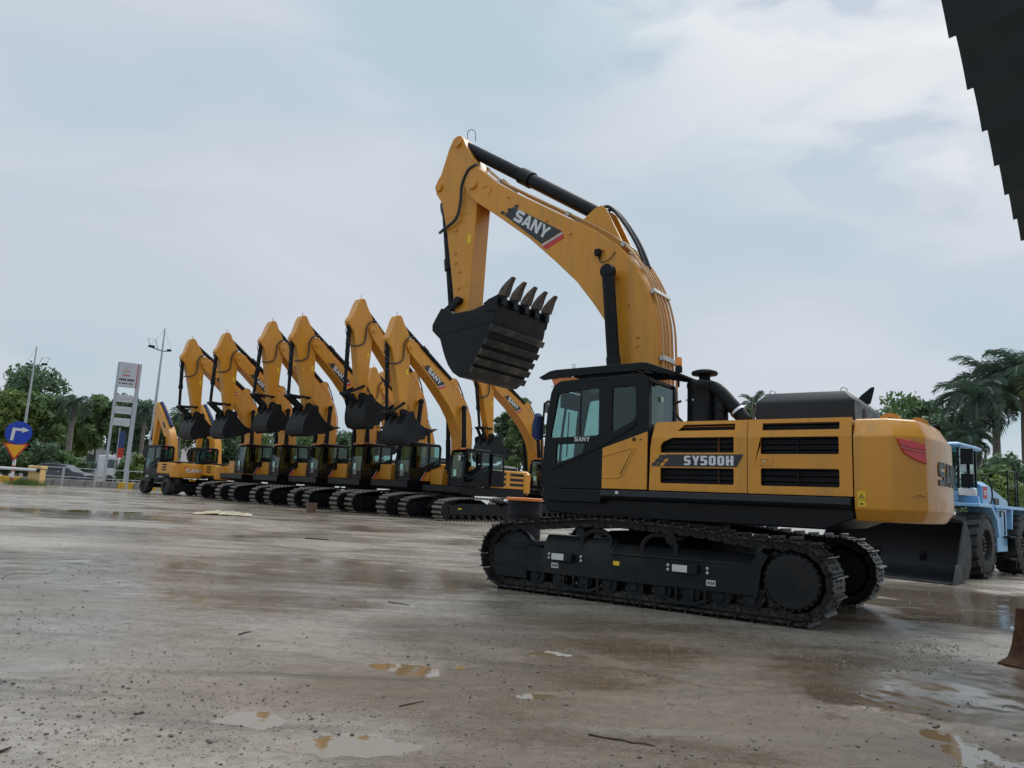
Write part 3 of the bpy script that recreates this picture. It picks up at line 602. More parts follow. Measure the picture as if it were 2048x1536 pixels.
    for k in range(5):
        y = (-0.74 + 0.37 * k) if detail else (-0.66 + 0.33 * k)
        ad = MB().loft([[(3.22, y - 0.075, 5.08), (3.42, y - 0.075, 5.08), (3.42, y + 0.075, 5.08), (3.22, y + 0.075, 5.08)], [(3.20, y - 0.06, 5.26), (3.34, y - 0.06, 5.28), (3.34, y + 0.06, 5.28), (3.20, y + 0.06, 5.26)]])
        ad.xf(vK).build('tooth_adapter', lk, bucket, bevel=0.008)
        th = MB().loft([[(3.17, y - 0.075, 5.24), (3.345, y - 0.075, 5.28), (3.345, y + 0.075, 5.28), (3.17, y + 0.075, 5.24)], [(3.125, y - 0.075, 5.36), (3.275, y - 0.075, 5.40), (3.275, y + 0.075, 5.40), (3.125, y + 0.075, 5.36)], [(3.075, y - 0.06, 5.48), (3.175, y - 0.06, 5.51), (3.175, y + 0.06, 5.51), (3.075, y + 0.06, 5.48)], [(3.00, y - 0.042, 5.595), (3.045, y - 0.042, 5.61), (3.045, y + 0.042, 5.61), (3.00, y + 0.042, 5.595)]])
        th.xf(vK).build('tooth', 'tooth_steel', bucket, bevel=0.006)
    return boom, arm, bucket

# ------------------------------------------------------------------ undercarriage
SHOES = {}
SHOE_FAR = MB().box(-0.09, 0.09, -0.30, 0.30, -0.03, 0.0)
GROUSER_FAR = MB().prism([(-0.055, 0.0), (-0.040, 0.055), (0.035, 0.055), (0.05, 0.0)], -0.30, 0.30)
def shoe_mesh(w, pitch, detail):
    k = (w, pitch, detail)
    if k in SHOES: return SHOES[k]
    h = w / 2; m = MB()
    m.prism([(-pitch * 0.52, -0.012), (-pitch * 0.52, 0.012), (-pitch * 0.40, 0.022), (pitch * 0.46, 0.022), (pitch * 0.46, 0.0), (-pitch * 0.38, -0.004)], -h, h)
    for gx, gh in ((-pitch * 0.38, 0.072), (pitch * 0.02, 0.034), (pitch * 0.38, 0.030)):
        m.prism([(gx - 0.014, 0.0), (gx - 0.008, gh), (gx + 0.008, gh), (gx + 0.014, 0.0)], -h, h)
    if detail:
        for y in (-0.10, 0.10):
            m.prism([(-pitch * 0.55, -0.012), (-pitch * 0.55, -0.075), (-pitch * 0.30, -0.11), (pitch * 0.30, -0.11), (pitch * 0.55, -0.075), (pitch * 0.55, -0.012)], y - 0.035, y + 0.035)
        for bx in (-0.04, 0.045):
            for y in (-0.13, -0.07, 0.07, 0.13): m.box(bx - 0.014, bx + 0.014, y - 0.014, y + 0.014, 0.018, 0.038)
    SHOES[k] = m; return m
def track_path(a, ctr_z, r, top):
    """closed loop of (x, z): bottom, front arc, top run, rear arc"""
    pts = [(x, 0.072) for x in np.linspace(-a + 0.12, a - 0.12, 24)]
    pts += arc(a, ctr_z, r, -82, 82, 14)
    tp = smoothpath([(a, 0, ctr_z + r)] + [(x, 0, z) for x, z in top] + [(-a, 0, ctr_z + r)], 6)
    pts += [(p[0], p[2]) for p in tp[1:-1]]
    pts += arc(-a, ctr_z, r, 98, 262, 14); return pts
def resample(pts, n):
    P = [Vector((x, z)) for x, z in pts] + [Vector(pts[0])]; cum = [0]
    for i in range(len(P) - 1): cum.append(cum[-1] + (P[i + 1] - P[i]).length)
    L = cum[-1]; out = []; j = 0
    for k in range(n):
        s = L * k / n
        while cum[j + 1] < s: j += 1
        t = (s - cum[j]) / max(1e-9, cum[j + 1] - cum[j]); out.append(P[j].lerp(P[j + 1], t))
    return out, L / n
def undercarriage(root, gauge=2.74, a=2.25, sw=0.60, detail=True, zc=0.555, r=0.50):
    top = [(1.5, 1.12), (0.5, 1.20), (-0.85, 1.145), (-1.6, 1.07)] if detail else [(1.2, 1.06), (0, 1.09), (-1.2, 1.06)]
    path = track_path(a, zc, r, top)
    L0 = resample(path, 60)[1] * 60; n = round(L0 / 0.228); pts, pitch = resample(path, n)
    me = shoe_mesh(sw, round(pitch, 4), detail)
    sm = me.mesh('track_shoe', 'grouser_worn' if not detail else 'track_steel', 30) if detail else None
    if detail:   # grouser edges are bare worn steel
        sm.materials.append(MAT['grouser_worn'])
        for p in sm.polygons:
            if p.center.z > 0.052: p.material_index = 1
    for s in (1, -1):
        yc = s * gauge / 2
        joined = MB(); bars = MB()
        holder = None
        if detail:
            # inner chain: a continuous band of links and pins
            m = MB(); k = len(pts)
            for i, p in enumerate(pts):
                q = pts[(i + 1) % k]; t = (q - p).normalized(); nrm = Vector((t.y, -t.x))
                c = p - nrm * 0.075 * 1.0
                m.cyl((c.x, yc - 0.15, c.y), (c.x, yc + 0.15, c.y), 0.026, 8)
            holder = tag(m.build('track_chain', 'track_steel', root), kind='stuff')
        for i, p in enumerate(pts):
            q0, q1 = pts[i - 1], pts[(i + 1) % len(pts)]; t = (q1 - q0).normalized(); nrm = Vector((t.y, -t.x))   # outward
            M = Matrix(((t.x, 0, nrm.x, p.x), (0, -1, 0, yc), (t.y, 0, nrm.y, p.y), (0, 0, 0, 1)))
            if detail: inst('track_shoe', sm, holder, M)
            else:
                joined.add([M @ Vector(v) for v in SHOE_FAR.v], SHOE_FAR.f); bars.add([M @ Vector(v) for v in GROUSER_FAR.v], GROUSER_FAR.f)
        if not detail: tag(joined.build('track_shoes', 'track_steel', root), kind='stuff'); tag(bars.build('grousers', 'grouser_worn', root), kind='stuff')
        # frame
        yo, yi = yc + s * 0.18, yc - s * 0.18
        lo, hi = min(yo, yi), max(yo, yi)
        body = MB()
        if detail:
            # upper chamfered box section
            sec = lambda x0, x1, z0, z1, zt: [[(x, yc - s * 0.20, z0), (x, yc + s * 0.20, z0), (x, yc + s * 0.20, z1), (x, yc + s * 0.06, zt), (x, yc - s * 0.20, zt)] for x in (x0, x1)]
            body.loft(sec(-1.78, 0.35, 0.32, 0.72, 0.86)); body.loft(sec(0.35, 1.60, 0.32, 0.72, 0.92)); body.loft(sec(1.60, 1.92, 0.32, 0.72, 0.80))
            fr = body.build('track_frame', 'frame_black', root, bevel=0.012)
            MB().prism([(-1.80, 0.30), (-1.74, 0.30), (-1.74, 0.80), (-1.84, 0.92), (-1.95, 0.86), (-1.86, 0.70)], lo - 0.03, hi + 0.04).build('end_flange', 'frame_black', fr, bevel=0.006)
            # idler yoke block in front
            yk = MB().prism([(1.90, 0.20), (2.50, 0.20), (2.58, 0.30), (2.58, 0.66), (2.50, 0.74), (1.90, 0.74)], lo - 0.005, hi + 0.03).build('idler_yoke', 'frame_black', fr, bevel=0.015)
            yf = yc + s * 0.215
            m = MB(); m.box(1.93, 2.54, min(yf, yf + s * 0.012), max(yf, yf + s * 0.012), 0.42, 0.45); m.box(1.93, 2.54, min(yf, yf + s * 0.014), max(yf, yf + s * 0.014), 0.685, 0.71); m.build('yoke_rib', 'frame_black', yk)
            MB().cyl((2.42, yf - s * 0.004, 0.60), (2.42, yf + s * 0.003, 0.60), 0.03, 14).build('yoke_hole_shade', 'dark_interior', yk)  # solid dark disc, its colour stands for the shade inside a hole
            # hand loops on top, roller guards underneath
            for x0, x1 in ((0.42, 0.92), (-0.62, -0.10)):
                y = yc + s * 0.12; z = 0.76
                MB().tube(smoothpath([(x0, y, z), (x0 + 0.01, y, z + 0.16), (x0 + 0.12, y, z + 0.25), ((x0 + x1) / 2, y, z + 0.27), (x1 - 0.12, y, z + 0.24), (x1 - 0.01, y, z + 0.14), (x1, y, z)], 4), 0.038, 8).build('guide_loop', 'frame_black', fr)
                MB().box(x1 - 0.06, x1 + 0.06, y - 0.06, y + 0.06, 0.735, 0.765).build('loop_foot', 'frame_black', fr, bevel=0.004)
            for gx in (0.90, -0.78):
                y = yc + s * 0.19; m = MB()
                for dx_ in (-0.30, -0.12, 0.12, 0.30): m.box(gx + dx_ - 0.018, gx + dx_ + 0.018, y - 0.03, y + 0.03, 0.15, 0.33)
                m.prism([(gx - 0.36, 0.20), (gx - 0.32, 0.21), (gx - 0.14, 0.15), (gx + 0.14, 0.15), (gx + 0.32, 0.21), (gx + 0.36, 0.20), (gx + 0.16, 0.11), (gx - 0.16, 0.11)], y - 0.03, y + 0.03)
                m.build('roller_guard', 'frame_black', fr, bevel=0.005)
            # step plates with bolts, stickers
            for gx in (1.17, -0.84):
                y = yc + s * 0.20
                st = MB().box(gx - 0.16, gx + 0.16, min(y, y + s * 0.10), max(y, y + s * 0.10), 0.54, 0.66).build('step_block', 'frame_black', fr, bevel=0.006)
                MB().box(gx - 0.02, gx + 0.20, min(y + s * 0.10, y + s * 0.106), max(y + s * 0.10, y + s * 0.106), 0.555, 0.650).build('step_plate', 'chrome', st)
                for bx in (gx - 0.28, gx + 0.30):
                    for bz in (0.565, 0.625): MB().lathe([(0, 0), (0.024, 0), (0.024, 0.025), (0.012, 0.034), (0, 0.034)], (bx, y, bz), 'y', 8).xf(lambda p: (p[0], y + s * (p[1] - y), p[2])).build('bolt', 'zinc', fr)
            y = yc + s * 0.201
            lab = lambda x0, x1, z0, z1, mt, nm: MB().box(x0, x1, min(y, y + s * 0.004), max(y, y + s * 0.004), z0, z1).build(nm, mt, fr)
            for x0, z0 in ((1.30, 0.42), (-1.23, 0.40)):
                lab(x0, x0 + 0.13, z0, z0 + 0.075, 'white_decal', 'data_label')
                for q in range(4): MB().box(x0 + 0.012 + q * 0.028, x0 + 0.030 + q * 0.028, min(y + s * 0.004, y + s * 0.006), max(y + s * 0.004, y + s * 0.006), z0 + 0.015, z0 + 0.06).build('label_print', 'black_decal', fr)
            lab(0.24, 0.34, 0.55, 0.61, 'yellow_decal', 'yellow_marker')
            MB().cyl((0.42, y - s * 0.003, 0.57), (0.42, y + s * 0.003, 0.57), 0.05, 16).build('frame_hole_shade', 'dark_interior', fr)  # dark disc on the frame side, hole shade put into its colour
            # rollers, idler, final drive
            for i in range(9):
                x = -1.72 + i * 0.43
                MB().lathe([(0, -0.19), (0.05, -0.19), (0.06, -0.16), (0.135, -0.155), (0.135, -0.11), (0.10, -0.10), (0.10, 0.10), (0.135, 0.11), (0.135, 0.155), (0.06, 0.16), (0.05, 0.19), (0, 0.19)], (x, yc, 0.265), 'y', 16).build('track_roller', 'frame_black', fr)
            for x in (0.95, -0.55):
                MB().lathe([(0, -0.16), (0.08, -0.16), (0.09, -0.05), (0.09, 0.05), (0.08, 0.16), (0, 0.16)], (x, yc, 0.985), 'y', 14).build('carrier_roller', 'frame_black', fr)
                MB().box(x - 0.05, x + 0.05, yc - 0.05, yc + 0.05, 0.80, 0.92).build('roller_bracket', 'frame_black', fr)
            MB().lathe([(0, -0.13), (0.30, -0.13), (0.39, -0.09), (0.405, -0.05), (0.405, 0.05), (0.39, 0.09), (0.30, 0.13), (0, 0.13)], (a, yc, zc), 'y', 36).build('idler_wheel', 'frame_black', root)
            sp = MB().lathe([(0, -0.20), (0.34, -0.20), (0.38, -0.08), (0.40, -0.04), (0.40, 0.05), (0.36, 0.08), (0.36, 0.20), (0.33, 0.24), (0, 0.24)], (-a, yc, zc), 'y', 40)
            if s < 0: sp.xf(lambda p: (p[0], 2 * yc - p[1], p[2]))
            drive = sp.build('final_drive', 'frame_black', root, bevel=0.008)
            for k in range(24):
                an = 2 * math.pi * k / 24; yy = yc + s * 0.205
                MB().lathe([(0, 0), (0.018, 0), (0.018, 0.028), (0, 0.028)], (-a + 0.348 * math.cos(an), yy, zc + 0.348 * math.sin(an)), 'y', 6).xf(lambda p: (p[0], yy + s * (p[1] - yy), p[2])).build('bolt', 'frame_black', drive)
            m = MB()
            for k in range(21):
                an = 2 * math.pi * k / 21; c, sn = math.cos(an), math.sin(an)
                tooth = [(0.39, -0.045), (0.455, -0.022), (0.455, 0.022), (0.39, 0.045)]
                m.prism([(-a + u * c - v * sn, zc + u * sn + v * c) for u, v in tooth], yc - 0.035, yc + 0.035)
            m.build('sprocket_teeth', 'track_steel', drive)
        else:
            fr = MB().prism([(-a + 0.3, 0.30), (a - 0.2, 0.30), (a - 0.1, 0.72), (a - 0.9, 0.84), (-a + 0.6, 0.84), (-a + 0.3, 0.72)], lo, hi).build('track_frame', 'frame_black', root, bevel=0.02)
            for i in range(7): MB().cyl((-1.5 + i * 0.5, yc - 0.16, 0.24), (-1.5 + i * 0.5, yc + 0.16, 0.24), 0.13, 10).build('track_roller', 'frame_black', fr)
            for x, nm in ((a, 'idler_wheel'), (-a, 'final_drive')): MB().lathe([(0, -0.15), (0.38, -0.15), (0.42, 0), (0.38, 0.15), (0, 0.15)], (x, yc, zc), 'y', 20).build(nm, 'frame_black', root)
            y = yc + s * 0.182
            MB().box(a - 0.95, a - 0.72, min(y, y + s * 0.006), max(y, y + s * 0.006), 0.56, 0.62).build('yellow_marker', 'yellow_decal', fr)
    # carbody between the tracks and the slewing ring
    g = gauge / 2 - 0.16
    m = MB().loft([[(-1.25, -g, 0.50), (1.25, -g, 0.50), (1.25, g, 0.50), (-1.25, g, 0.50)], [(-1.05, -g, 0.80), (1.05, -g, 0.80), (1.05, g, 0.80), (-1.05, g, 0.80)], [(-0.85, -0.75, 1.02), (0.85, -0.75, 1.02), (0.85, 0.75, 1.02), (-0.85, 0.75, 1.02)]])
    m.build('carbody', 'frame_black', root, bevel=0.02)
    MB().lathe([(0, 1.0), (0.78, 1.0), (0.82, 1.06), (0.82, 1.20), (0.76, 1.30), (0, 1.30)], (0, 0, 0), 'z', 32).build('slewing_ring', 'frame_black', root)
# ------------------------------------------------------------------ upper structure
def sidepanel(name, outer, holes, parent, s=1, y=1.5, t=0.035, mat='yellow_paint', crease=2.44, tilt=0.22, bevel=0.006):
    m = MB().flat([outer] + holes, t, lambda u, v, w: (u, y - t + w, v))
    me = m.mesh(name, mat)
    if crease:
        bm = bmesh.new(); bm.from_mesh(me)
        bmesh.ops.bisect_plane(bm, geom=bm.verts[:] + bm.edges[:] + bm.faces[:], plane_co=(0, 0, crease), plane_no=(0, 0, 1))
        for v in bm.verts:
            if v.co.z > crease: v.co.y -= (v.co.z - crease) * tilt
        bm.to_mesh(me); bm.free()
    if s < 0:
        for v in me.vertices: v.co.y = -v.co.y
        me.flip_normals()
    for p in me.polygons: p.use_smooth = True
    me.set_sharp_from_angle(angle=R(8))
    o = bpy.data.objects.new(name, me); COL.objects.link(o); o.parent = parent
    if bevel: md = o.modifiers.new('bevel', 'BEVEL'); md.width = bevel; md.segments = 2; md.limit_method = 'ANGLE'; md.angle_limit = R(50)
    return o
def rrect(x0, x1, z0, z1, r=0.03):
    x0, x1 = min(x0, x1), max(x0, x1); out = []
    for cx, cz, a0 in ((x1 - r, z0 + r, -90), (x1 - r, z1 - r, 0), (x0 + r, z1 - r, 90), (x0 + r, z0 + r, 180)): out += arc(cx, cz, r, a0, a0 + 90, 3)
    return out
def counterweight(root, dx=0.0, letters=True, detail=True, x0=-3.0, rear=-4.04, W=1.5, z0=1.37, z1=2.675, yellow='yellow_paint'):
    half = [(x0, W), (x0 - 0.46, W), (x0 - 0.618, W - 0.15), (x0 - 0.776, W - 0.30)] + [(x0 - 0.92 + 0.10 * y * y, y) for y in (0.9, 0.6, 0.3)]
    plan = [(x + dx, y) for x, y in half] + [(x0 - 0.92 + dx, 0.0)] + [(x + dx, -y) for x, y in half[::-1]]
    def ring(z, ins):
        out = []
        for i, (x, y) in enumerate(plan):
            f = 1 - ins / W
            xx = x if abs(x - x0 - dx) < 1e-6 else (x0 + dx) + (x - x0 - dx) * (1 - ins / 1.0); out.append((xx, y * f, z))
        return out
    cw = MB().loft([ring(z0, 0.13), ring(z0 + 0.02, 0.10), ring(z0 + 0.14, 0.008), ring(z0 + 0.16, 0.0), ring(2.42, 0.0), ring(2.44, 0.006), ring(z1 - 0.02, 0.15), ring(z1, 0.19)]).build('counterweight', yellow, root, smooth=50)
    md = cw.modifiers.new('bevel', 'BEVEL'); md.width = 0.035; md.segments = 4; md.limit_method = 'ANGLE'; md.angle_limit = R(9)
    # tail lights on the chamfered corners
    for s in (1, -1):
        f = lambda t, z, o: ((half[1][0] + (half[3][0] - half[1][0]) * t) + dx - o * 0.55, s * (half[1][1] + (half[3][1] - half[1][1]) * t + o), z)
        def lens(nm, mt, q):
            m = MB(); vs = [f(t, z, 0.02) for t, z in q] + [f(t, z, -0.05) for t, z in q]; n = len(q)
            m.add(vs, [tuple(range(n)), tuple(range(2 * n - 1, n - 1, -1))] + [(i, i + n, (i + 1) % n + n, (i + 1) % n) for i in range(n)]); return m.build(nm, mt, cw, bevel=0.004)
        lens('tail_light', 'red_lens', [(0.10, 2.41), (0.50, 2.385), (0.97, 2.345), (0.99, 2.265), (0.5, 2.29), (0.20, 2.32)])
        lens('tail_light_strip', 'pale_pink_lens', [(0.20, 2.315), (0.5, 2.285), (0.99, 2.26), (0.99, 2.235), (0.5, 2.262), (0.22, 2.29)])
        lens('tail_light', 'red_lens', [(0.22, 2.285), (0.5, 2.257), (0.99, 2.23), (1.0, 2.10), (0.6, 2.16), (0.34, 2.22)])
        if detail:
            MB().tube([f(0.55, 1.70, 0.0), f(0.70, 1.735, 0.004), f(1.0, 1.70, 0.0)], [0.01, 0.022, 0.006], 6).build('grip_recess', 'yellow_aged', cw)
    if letters:
        h = 0.30; wd = 1.60
        # letters follow the curved rear face
        def lm(u, v, w):
            y = wd / 2 - u; return (x0 - 0.92 + 0.10 * y * y + dx - 0.004 - w, y, 1.86 + v)
        lettering('rear_letters', 'SANY', 'black_decal' if detail else 'white_decal', cw, lm, h, sx=1.02, t=0.008)
    return cw
def cab(root, dx=0.0, detail=True, dz=0.0, side='left', tint='cab_glass', door_open=False, y0=0.45, y1=1.5):
    X = lambda x: x + dx
    Y0, Y1 = y0, y1
    prof = [(1.70, 1.66), (1.72, 2.04), (1.66, 2.9), (1.60, 3.22), (1.54, 3.34), (1.42, 3.40), (0.0, 3.43), (-0.12, 3.39), (-0.165, 3.28), (-0.165, 1.66)]
    prof = [(X(x), z) for x, z in prof]
    door = [(X(x), z) for x, z in [(1.42, 3.20), (0.73, 3.25), (0.70, 3.22), (0.68, 2.53), (0.72, 2.50), (1.57, 2.47), (1.58, 2.52), (1.46, 3.17)]]
    low = [(X(x), z) for x, z in [(1.46, 2.36), (0.94, 2.38), (0.97, 2.24), (1.10, 2.17), (1.47, 2.05)]]
    rear = [(X(x), z) for x, z in [(0.46, 3.24), (0.10, 3.25), (0.06, 3.20), (0.05, 2.78), (0.12, 2.70), (0.46, 2.54)]]
    if not detail:
        door = [(X(x), z) for x, z in [(1.50, 3.27), (0.62, 3.31), (0.60, 2.25), (0.95, 2.05), (1.10, 1.88), (1.66, 1.86), (1.655, 2.4), (1.56, 3.20)]]
        low = [(X(x), z) for x, z in [(1.50, 1.80), (1.30, 1.80), (1.30, 1.75), (1.50, 1.75)]]
        rear = [(X(x), z) for x, z in [(0.52, 3.31), (0.0, 3.32), (-0.08, 3.26), (-0.09, 2.62), (0.52, 2.30)]]
    body = None
    for s_, y in ((1, Y1), (-1, Y0)):
        loops = [prof, door, low, rear] if s_ > 0 else [prof, door, rear]
        t = 0.06
        m = MB().flat(loops, t, (lambda u, v, w: (u, Y1 - t + w, v)) if s_ > 0 else (lambda u, v, w: (u, Y0 + w, v)))
        if body is None: acc = m
        else: acc.add(m.v, m.f)
        body = True
    # sills, roof, front and rear frames joined into the shell
    acc.box(X(-0.12), X(1.68), Y0 + 0.06, Y1 - 0.06, 1.66, 1.76)
    acc.prism([(X(1.54), 3.33), (X(1.42), 3.395), (X(0.0), 3.425), (X(-0.12), 3.385), (X(-0.10), 3.33), (X(1.50), 3.28)], Y0 + 0.06, Y1 - 0.06)
    acc.box(X(-0.163), X(-0.10), Y0 + 0.06, Y1 - 0.06, 1.74, 2.66); acc.box(X(-0.163), X(-0.10), Y0 + 0.06, Y0 + 0.11, 2.66, 3.30); acc.box(X(-0.163), X(-0.10), Y1 - 0.11, Y1 - 0.06, 2.66, 3.30)
    acc.prism([(X(1.70), 1.76), (X(1.72), 2.05), (X(1.67), 2.05), (X(1.65), 1.76)], Y0 + 0.06, Y1 - 0.06)
    shell = acc.build('cab', 'black_paint', root, bevel=0.010)
    # panes
    for y, nm in ((Y1 - 0.035, 'window'), (Y0 + 0.03, 'window')):
        for lp in ((door, low, rear) if y > 1.0 else (door, rear)):
            if door_open and y > 1.0 and lp is not rear: continue
            MB().flat([lp], 0.008, lambda u, v, w: (u, y + w, v)).build(nm, tint, shell)
    MB().box(X(-0.145), X(-0.135), Y0 + 0.11, Y1 - 0.11, 2.66, 3.30).build('rear_window', tint, shell)
    MB().prism([(X(1.70), 2.06), (X(1.645), 2.9), (X(1.57), 3.28), (X(1.562), 3.278), (X(1.637), 2.9), (X(1.692), 2.06)], Y0 + 0.09, Y1 - 0.09).build('windscreen', tint, shell)
    for y in (Y0 + 0.055, Y1 - 0.105): MB().prism([(X(1.72), 2.05), (X(1.66), 2.9), (X(1.58), 3.30), (X(1.53), 3.30), (X(1.60), 2.9), (X(1.66), 2.05)], y, y + 0.05).build('front_pillar', 'black_paint', shell)
    # door details
    m = MB().prism([(X(1.56), 1.93), (X(1.55), 1.97), (X(0.92), 2.21), (X(0.83), 2.33), (X(0.70), 2.41), (X(0.10), 2.66), (X(0.06), 2.72), (X(0.03), 2.70), (X(0.06), 2.62), (X(0.60), 2.33)], Y1, Y1 + 0.018)
    m.build('door_trim', 'black_paint', shell, bevel=0.006)
    if detail:
        m = MB().box(X(0.55), X(0.565), Y1, Y1 + 0.003, 1.72, 3.30); m.box(X(1.60), X(0.56), Y1, Y1 + 0.003, 3.315, 3.322)
        m.build('door_seam', 'dark_interior', shell)
        for k in range(2): MB().box(X(1.46), X(1.60), Y1, Y1 + 0.012, 1.86 - 0.05 * k, 1.88 - 0.05 * k).build('door_grip', 'black_paint', shell)
        h = 0.072; lettering('door_letters', 'SANY', 'grey_decal', shell, lambda u, v, w: (X(1.12) - u, Y1 + 0.002 + w, 2.405 + v), h, sx=0.95, t=0.004)
        MB().box(X(-0.168), X(-0.165), 0.98, 1.08, 3.05, 3.13).build('rear_sticker', 'green_sticker', shell)
        MB().box(X(0.70), X(0.72), Y1 - 0.07, Y1 - 0.05, 2.5, 3.22).build('window_divider', 'black_paint', shell)
        MB().box(X(1.03), X(1.05), Y1 - 0.05, Y1 - 0.02, 2.5, 3.22).build('window_divider', 'black_paint', shell)
    # interior
    st = MB().box(X(0.20), X(0.72), 0.72, 1.22, 1.98, 2.10).prism([(X(0.34), 2.08), (X(0.18), 2.75), (X(0.08), 2.75), (X(0.18), 2.04)], 0.74, 1.20).prism([(X(0.18), 2.80), (X(0.15), 2.98), (X(0.07), 2.98), (X(0.09), 2.80)], 0.84, 1.10)
    st.box(X(0.25), X(0.62), 0.80, 1.14, 1.76, 1.98).build('seat', 'seat_fabric', shell, bevel=0.03)
    for y in (0.62, 1.24): MB().box(X(0.15), X(0.85), y, y + 0.12, 2.08, 2.24).tube([(X(0.80), y + 0.06, 2.2), (X(0.86), y + 0.06, 2.42)], 0.022, 6).build('console', 'seat_fabric', shell, bevel=0.02)
    if detail:
        MB().box(X(1.10), X(1.62), Y0 + 0.10, Y0 + 0.22, 1.76, 2.52).build('side_console', 'seat_fabric', shell, bevel=0.03)
        MB().tube(smoothpath([(X(1.52), 1.30, 1.80), (X(1.50), 1.28, 2.5), (X(1.42), 1.26, 3.2)], 4), 0.022, 8).build('grab_rail', 'black_matte', shell)
        MB().box(X(1.46), X(1.50), Y0 + 0.12, Y1 - 0.14, 2.98, 3.26).build('sun_blind', 'seat_fabric', shell)
        MB().tube([(X(1.60), 0.95, 2.2), (X(1.56), 0.98, 2.95)], 0.012, 6).build('wiper', 'black_matte', shell)
        MB().tube(smoothpath([(X(0.66), 1.22, 2.55), (X(0.78), 1.30, 2.80), (X(0.74), 1.34, 3.10)], 4), 0.014, 6).build('seat_belt', 'chrome', shell)
        MB().box(X(0.56), X(0.62), Y0 + 0.08, Y0 + 0.14, 1.8, 3.32).build('inner_pillar', 'black_matte', shell)
    m = MB()
    for y in (0.85, 1.05): m.tube([(X(1.35), y, 1.76), (X(1.18), y, 2.45)], 0.018, 6)
    m.build('travel_lever', 'black_matte', shell)
    MB().tube([(X(0.50), 0.55, 2.3), (X(0.55), 0.58, 2.75)], 0.02, 6).box(X(0.5), X(0.56), 0.54, 0.72, 2.62, 2.86).build('monitor', 'black_matte', shell)
    return shell
def hero_upper(root):
    # deck
    MB().prism([(1.66, 1.28), (1.74, 1.34), (1.74, 1.64), (-2.96, 1.64), (-2.98, 1.40), (-2.6, 1.24), (1.0, 1.24)], -1.36, 1.36).build('deck', 'black_paint', root, bevel=0.02)
    for s in (1, -1):
        MB().loft([[(x, s * 1.36, 1.50), (x, s * 1.54, 1.535), (x, s * 1.575, 1.57), (x, s * 1.56, 1.655), (x, s * 1.36, 1.66)] for x in ((0.60 if s > 0 else 1.6), -2.965)]).build('side_step', 'grey_hood', root, bevel=0.006)
    MB().box(0.62, 1.70, 1.30, 1.50, 1.45, 1.655).build('cab_base', 'black_paint', root, bevel=0.02)
    MB().box(0.28, 0.33, 1.576, 1.582, 1.60, 1.64).build('data_label', 'white_decal', root)
    # engine house core and machinery behind the vents
    MB().box(-2.94, -0.30, -1.40, 1.36, 1.66, 2.60).build('engine_bay', 'dark_interior', root)
    MB().box(-2.96, -0.30, -1.41, 1.41, 2.60, 2.675).build('hood_top', 'yellow_paint', root, bevel=0.01)
    doorA = sidepanel('engine_door', [(-0.185, 1.672), (-0.20, 2.30), (-0.25, 2.66), (-0.28, 2.685), (-1.645, 2.685), (-1.645, 1.672)],
        [[(-0.72, 2.635), (-1.47, 2.635), (-1.47, 2.545), (-0.62, 2.545)], [(-0.55, 2.445), (-1.46, 2.445), (-1.46, 2.225), (-0.36, 2.225), (-0.36, 2.33), (-0.40, 2.385)], rrect(-0.36, -1.46, 1.78, 2.005, 0.02)], root)
    doorB = sidepanel('engine_door', [(-1.655, 1.672), (-1.655, 2.685), (-2.985, 2.685), (-2.985, 1.672)],
        [rrect(-1.85, -2.84, 2.53, 2.63, 0.015), rrect(-1.83, -2.83, 2.205, 2.435, 0.02), rrect(-1.83, -2.83, 1.78, 2.015, 0.02)], root)
    for d, x0, x1, rows in ((doorA, -0.38, -1.46, ((2.55, 2.635, 1), (2.23, 2.44, 3), (1.785, 2.0, 3))), (doorB, -1.84, -2.83, ((2.54, 2.625, 1), (2.21, 2.43, 3), (1.785, 2.01, 3)))):
        for z0, z1, n in rows:
            yb = 1.425 if z1 < 2.5 else 1.40
            MB().box(x1, x0, yb - 0.01, yb, z0 - 0.02, z1 + 0.02).build('vent_mesh', 'black_matte', d)
            for k in range(n):
                z = z0 + (k + 0.75) * (z1 - z0) / n - 0.01
                xx = x0 - (0.22 if (z1 > 2.5 and d is doorA) else 0.0)
                MB().prism([(0, 0), (0.028, 0.018), (0.028, 0.026), (0, 0.008)], x1, xx).xf(lambda p: (p[1], yb + p[0], z + p[2])).build('vent_slat', 'black_paint', d)
            if n == 3: MB().box(-1.24 if d is doorA else -2.32, -1.215 if d is doorA else -2.30, yb, yb + 0.03, z0, z1).build('vent_bar', 'rust' if d is doorA else 'black_matte', d)
    # raised rims round the vents
    # model decal
    yy = 1.502
    mpd = lambda u, v, w: (u, yy + w, v)
    MB().flat([[(-0.32, 2.045), (-0.45, 2.2), (-1.60, 2.2), (-1.50, 2.025), (-0.315, 2.025)]], 0.004, mpd).build('model_panel', 'black_decal', doorA)
    for k in range(3):
        cx, cz = -0.215 - 0.055 * k, 2.03 + 0.056 * k
        MB().flat([[(cx, cz), (cx - 0.085, cz), (cx - 0.115, cz + 0.05), (cx - 0.03, cz + 0.05)]], 0.004, mpd).build('model_chequer', 'black_decal', doorA)
        if k < 2: MB().flat([[(cx - 0.14, cz + 0.003), (cx - 0.20, cz + 0.003), (cx - 0.23, cz + 0.05), (cx - 0.17, cz + 0.05)]], 0.005, mpd).build('model_chequer', 'yellow_paint', doorA)
    lettering('model_letters', 'sy500H', 'white_decal', doorA, lambda u, v, w: (-0.735 - u, yy + 0.006 + w, 2.045 + v), 0.135, sx=1.32, t=0.003, gap=0.07)
    # latch on door B
    lt = MB().flat([rrect(-1.80, -1.99, 2.055, 2.155, 0.01), rrect(-1.825, -1.945, 2.075, 2.135, 0.008)], 0.006, mpd).build('door_latch', 'yellow_paint', doorB)
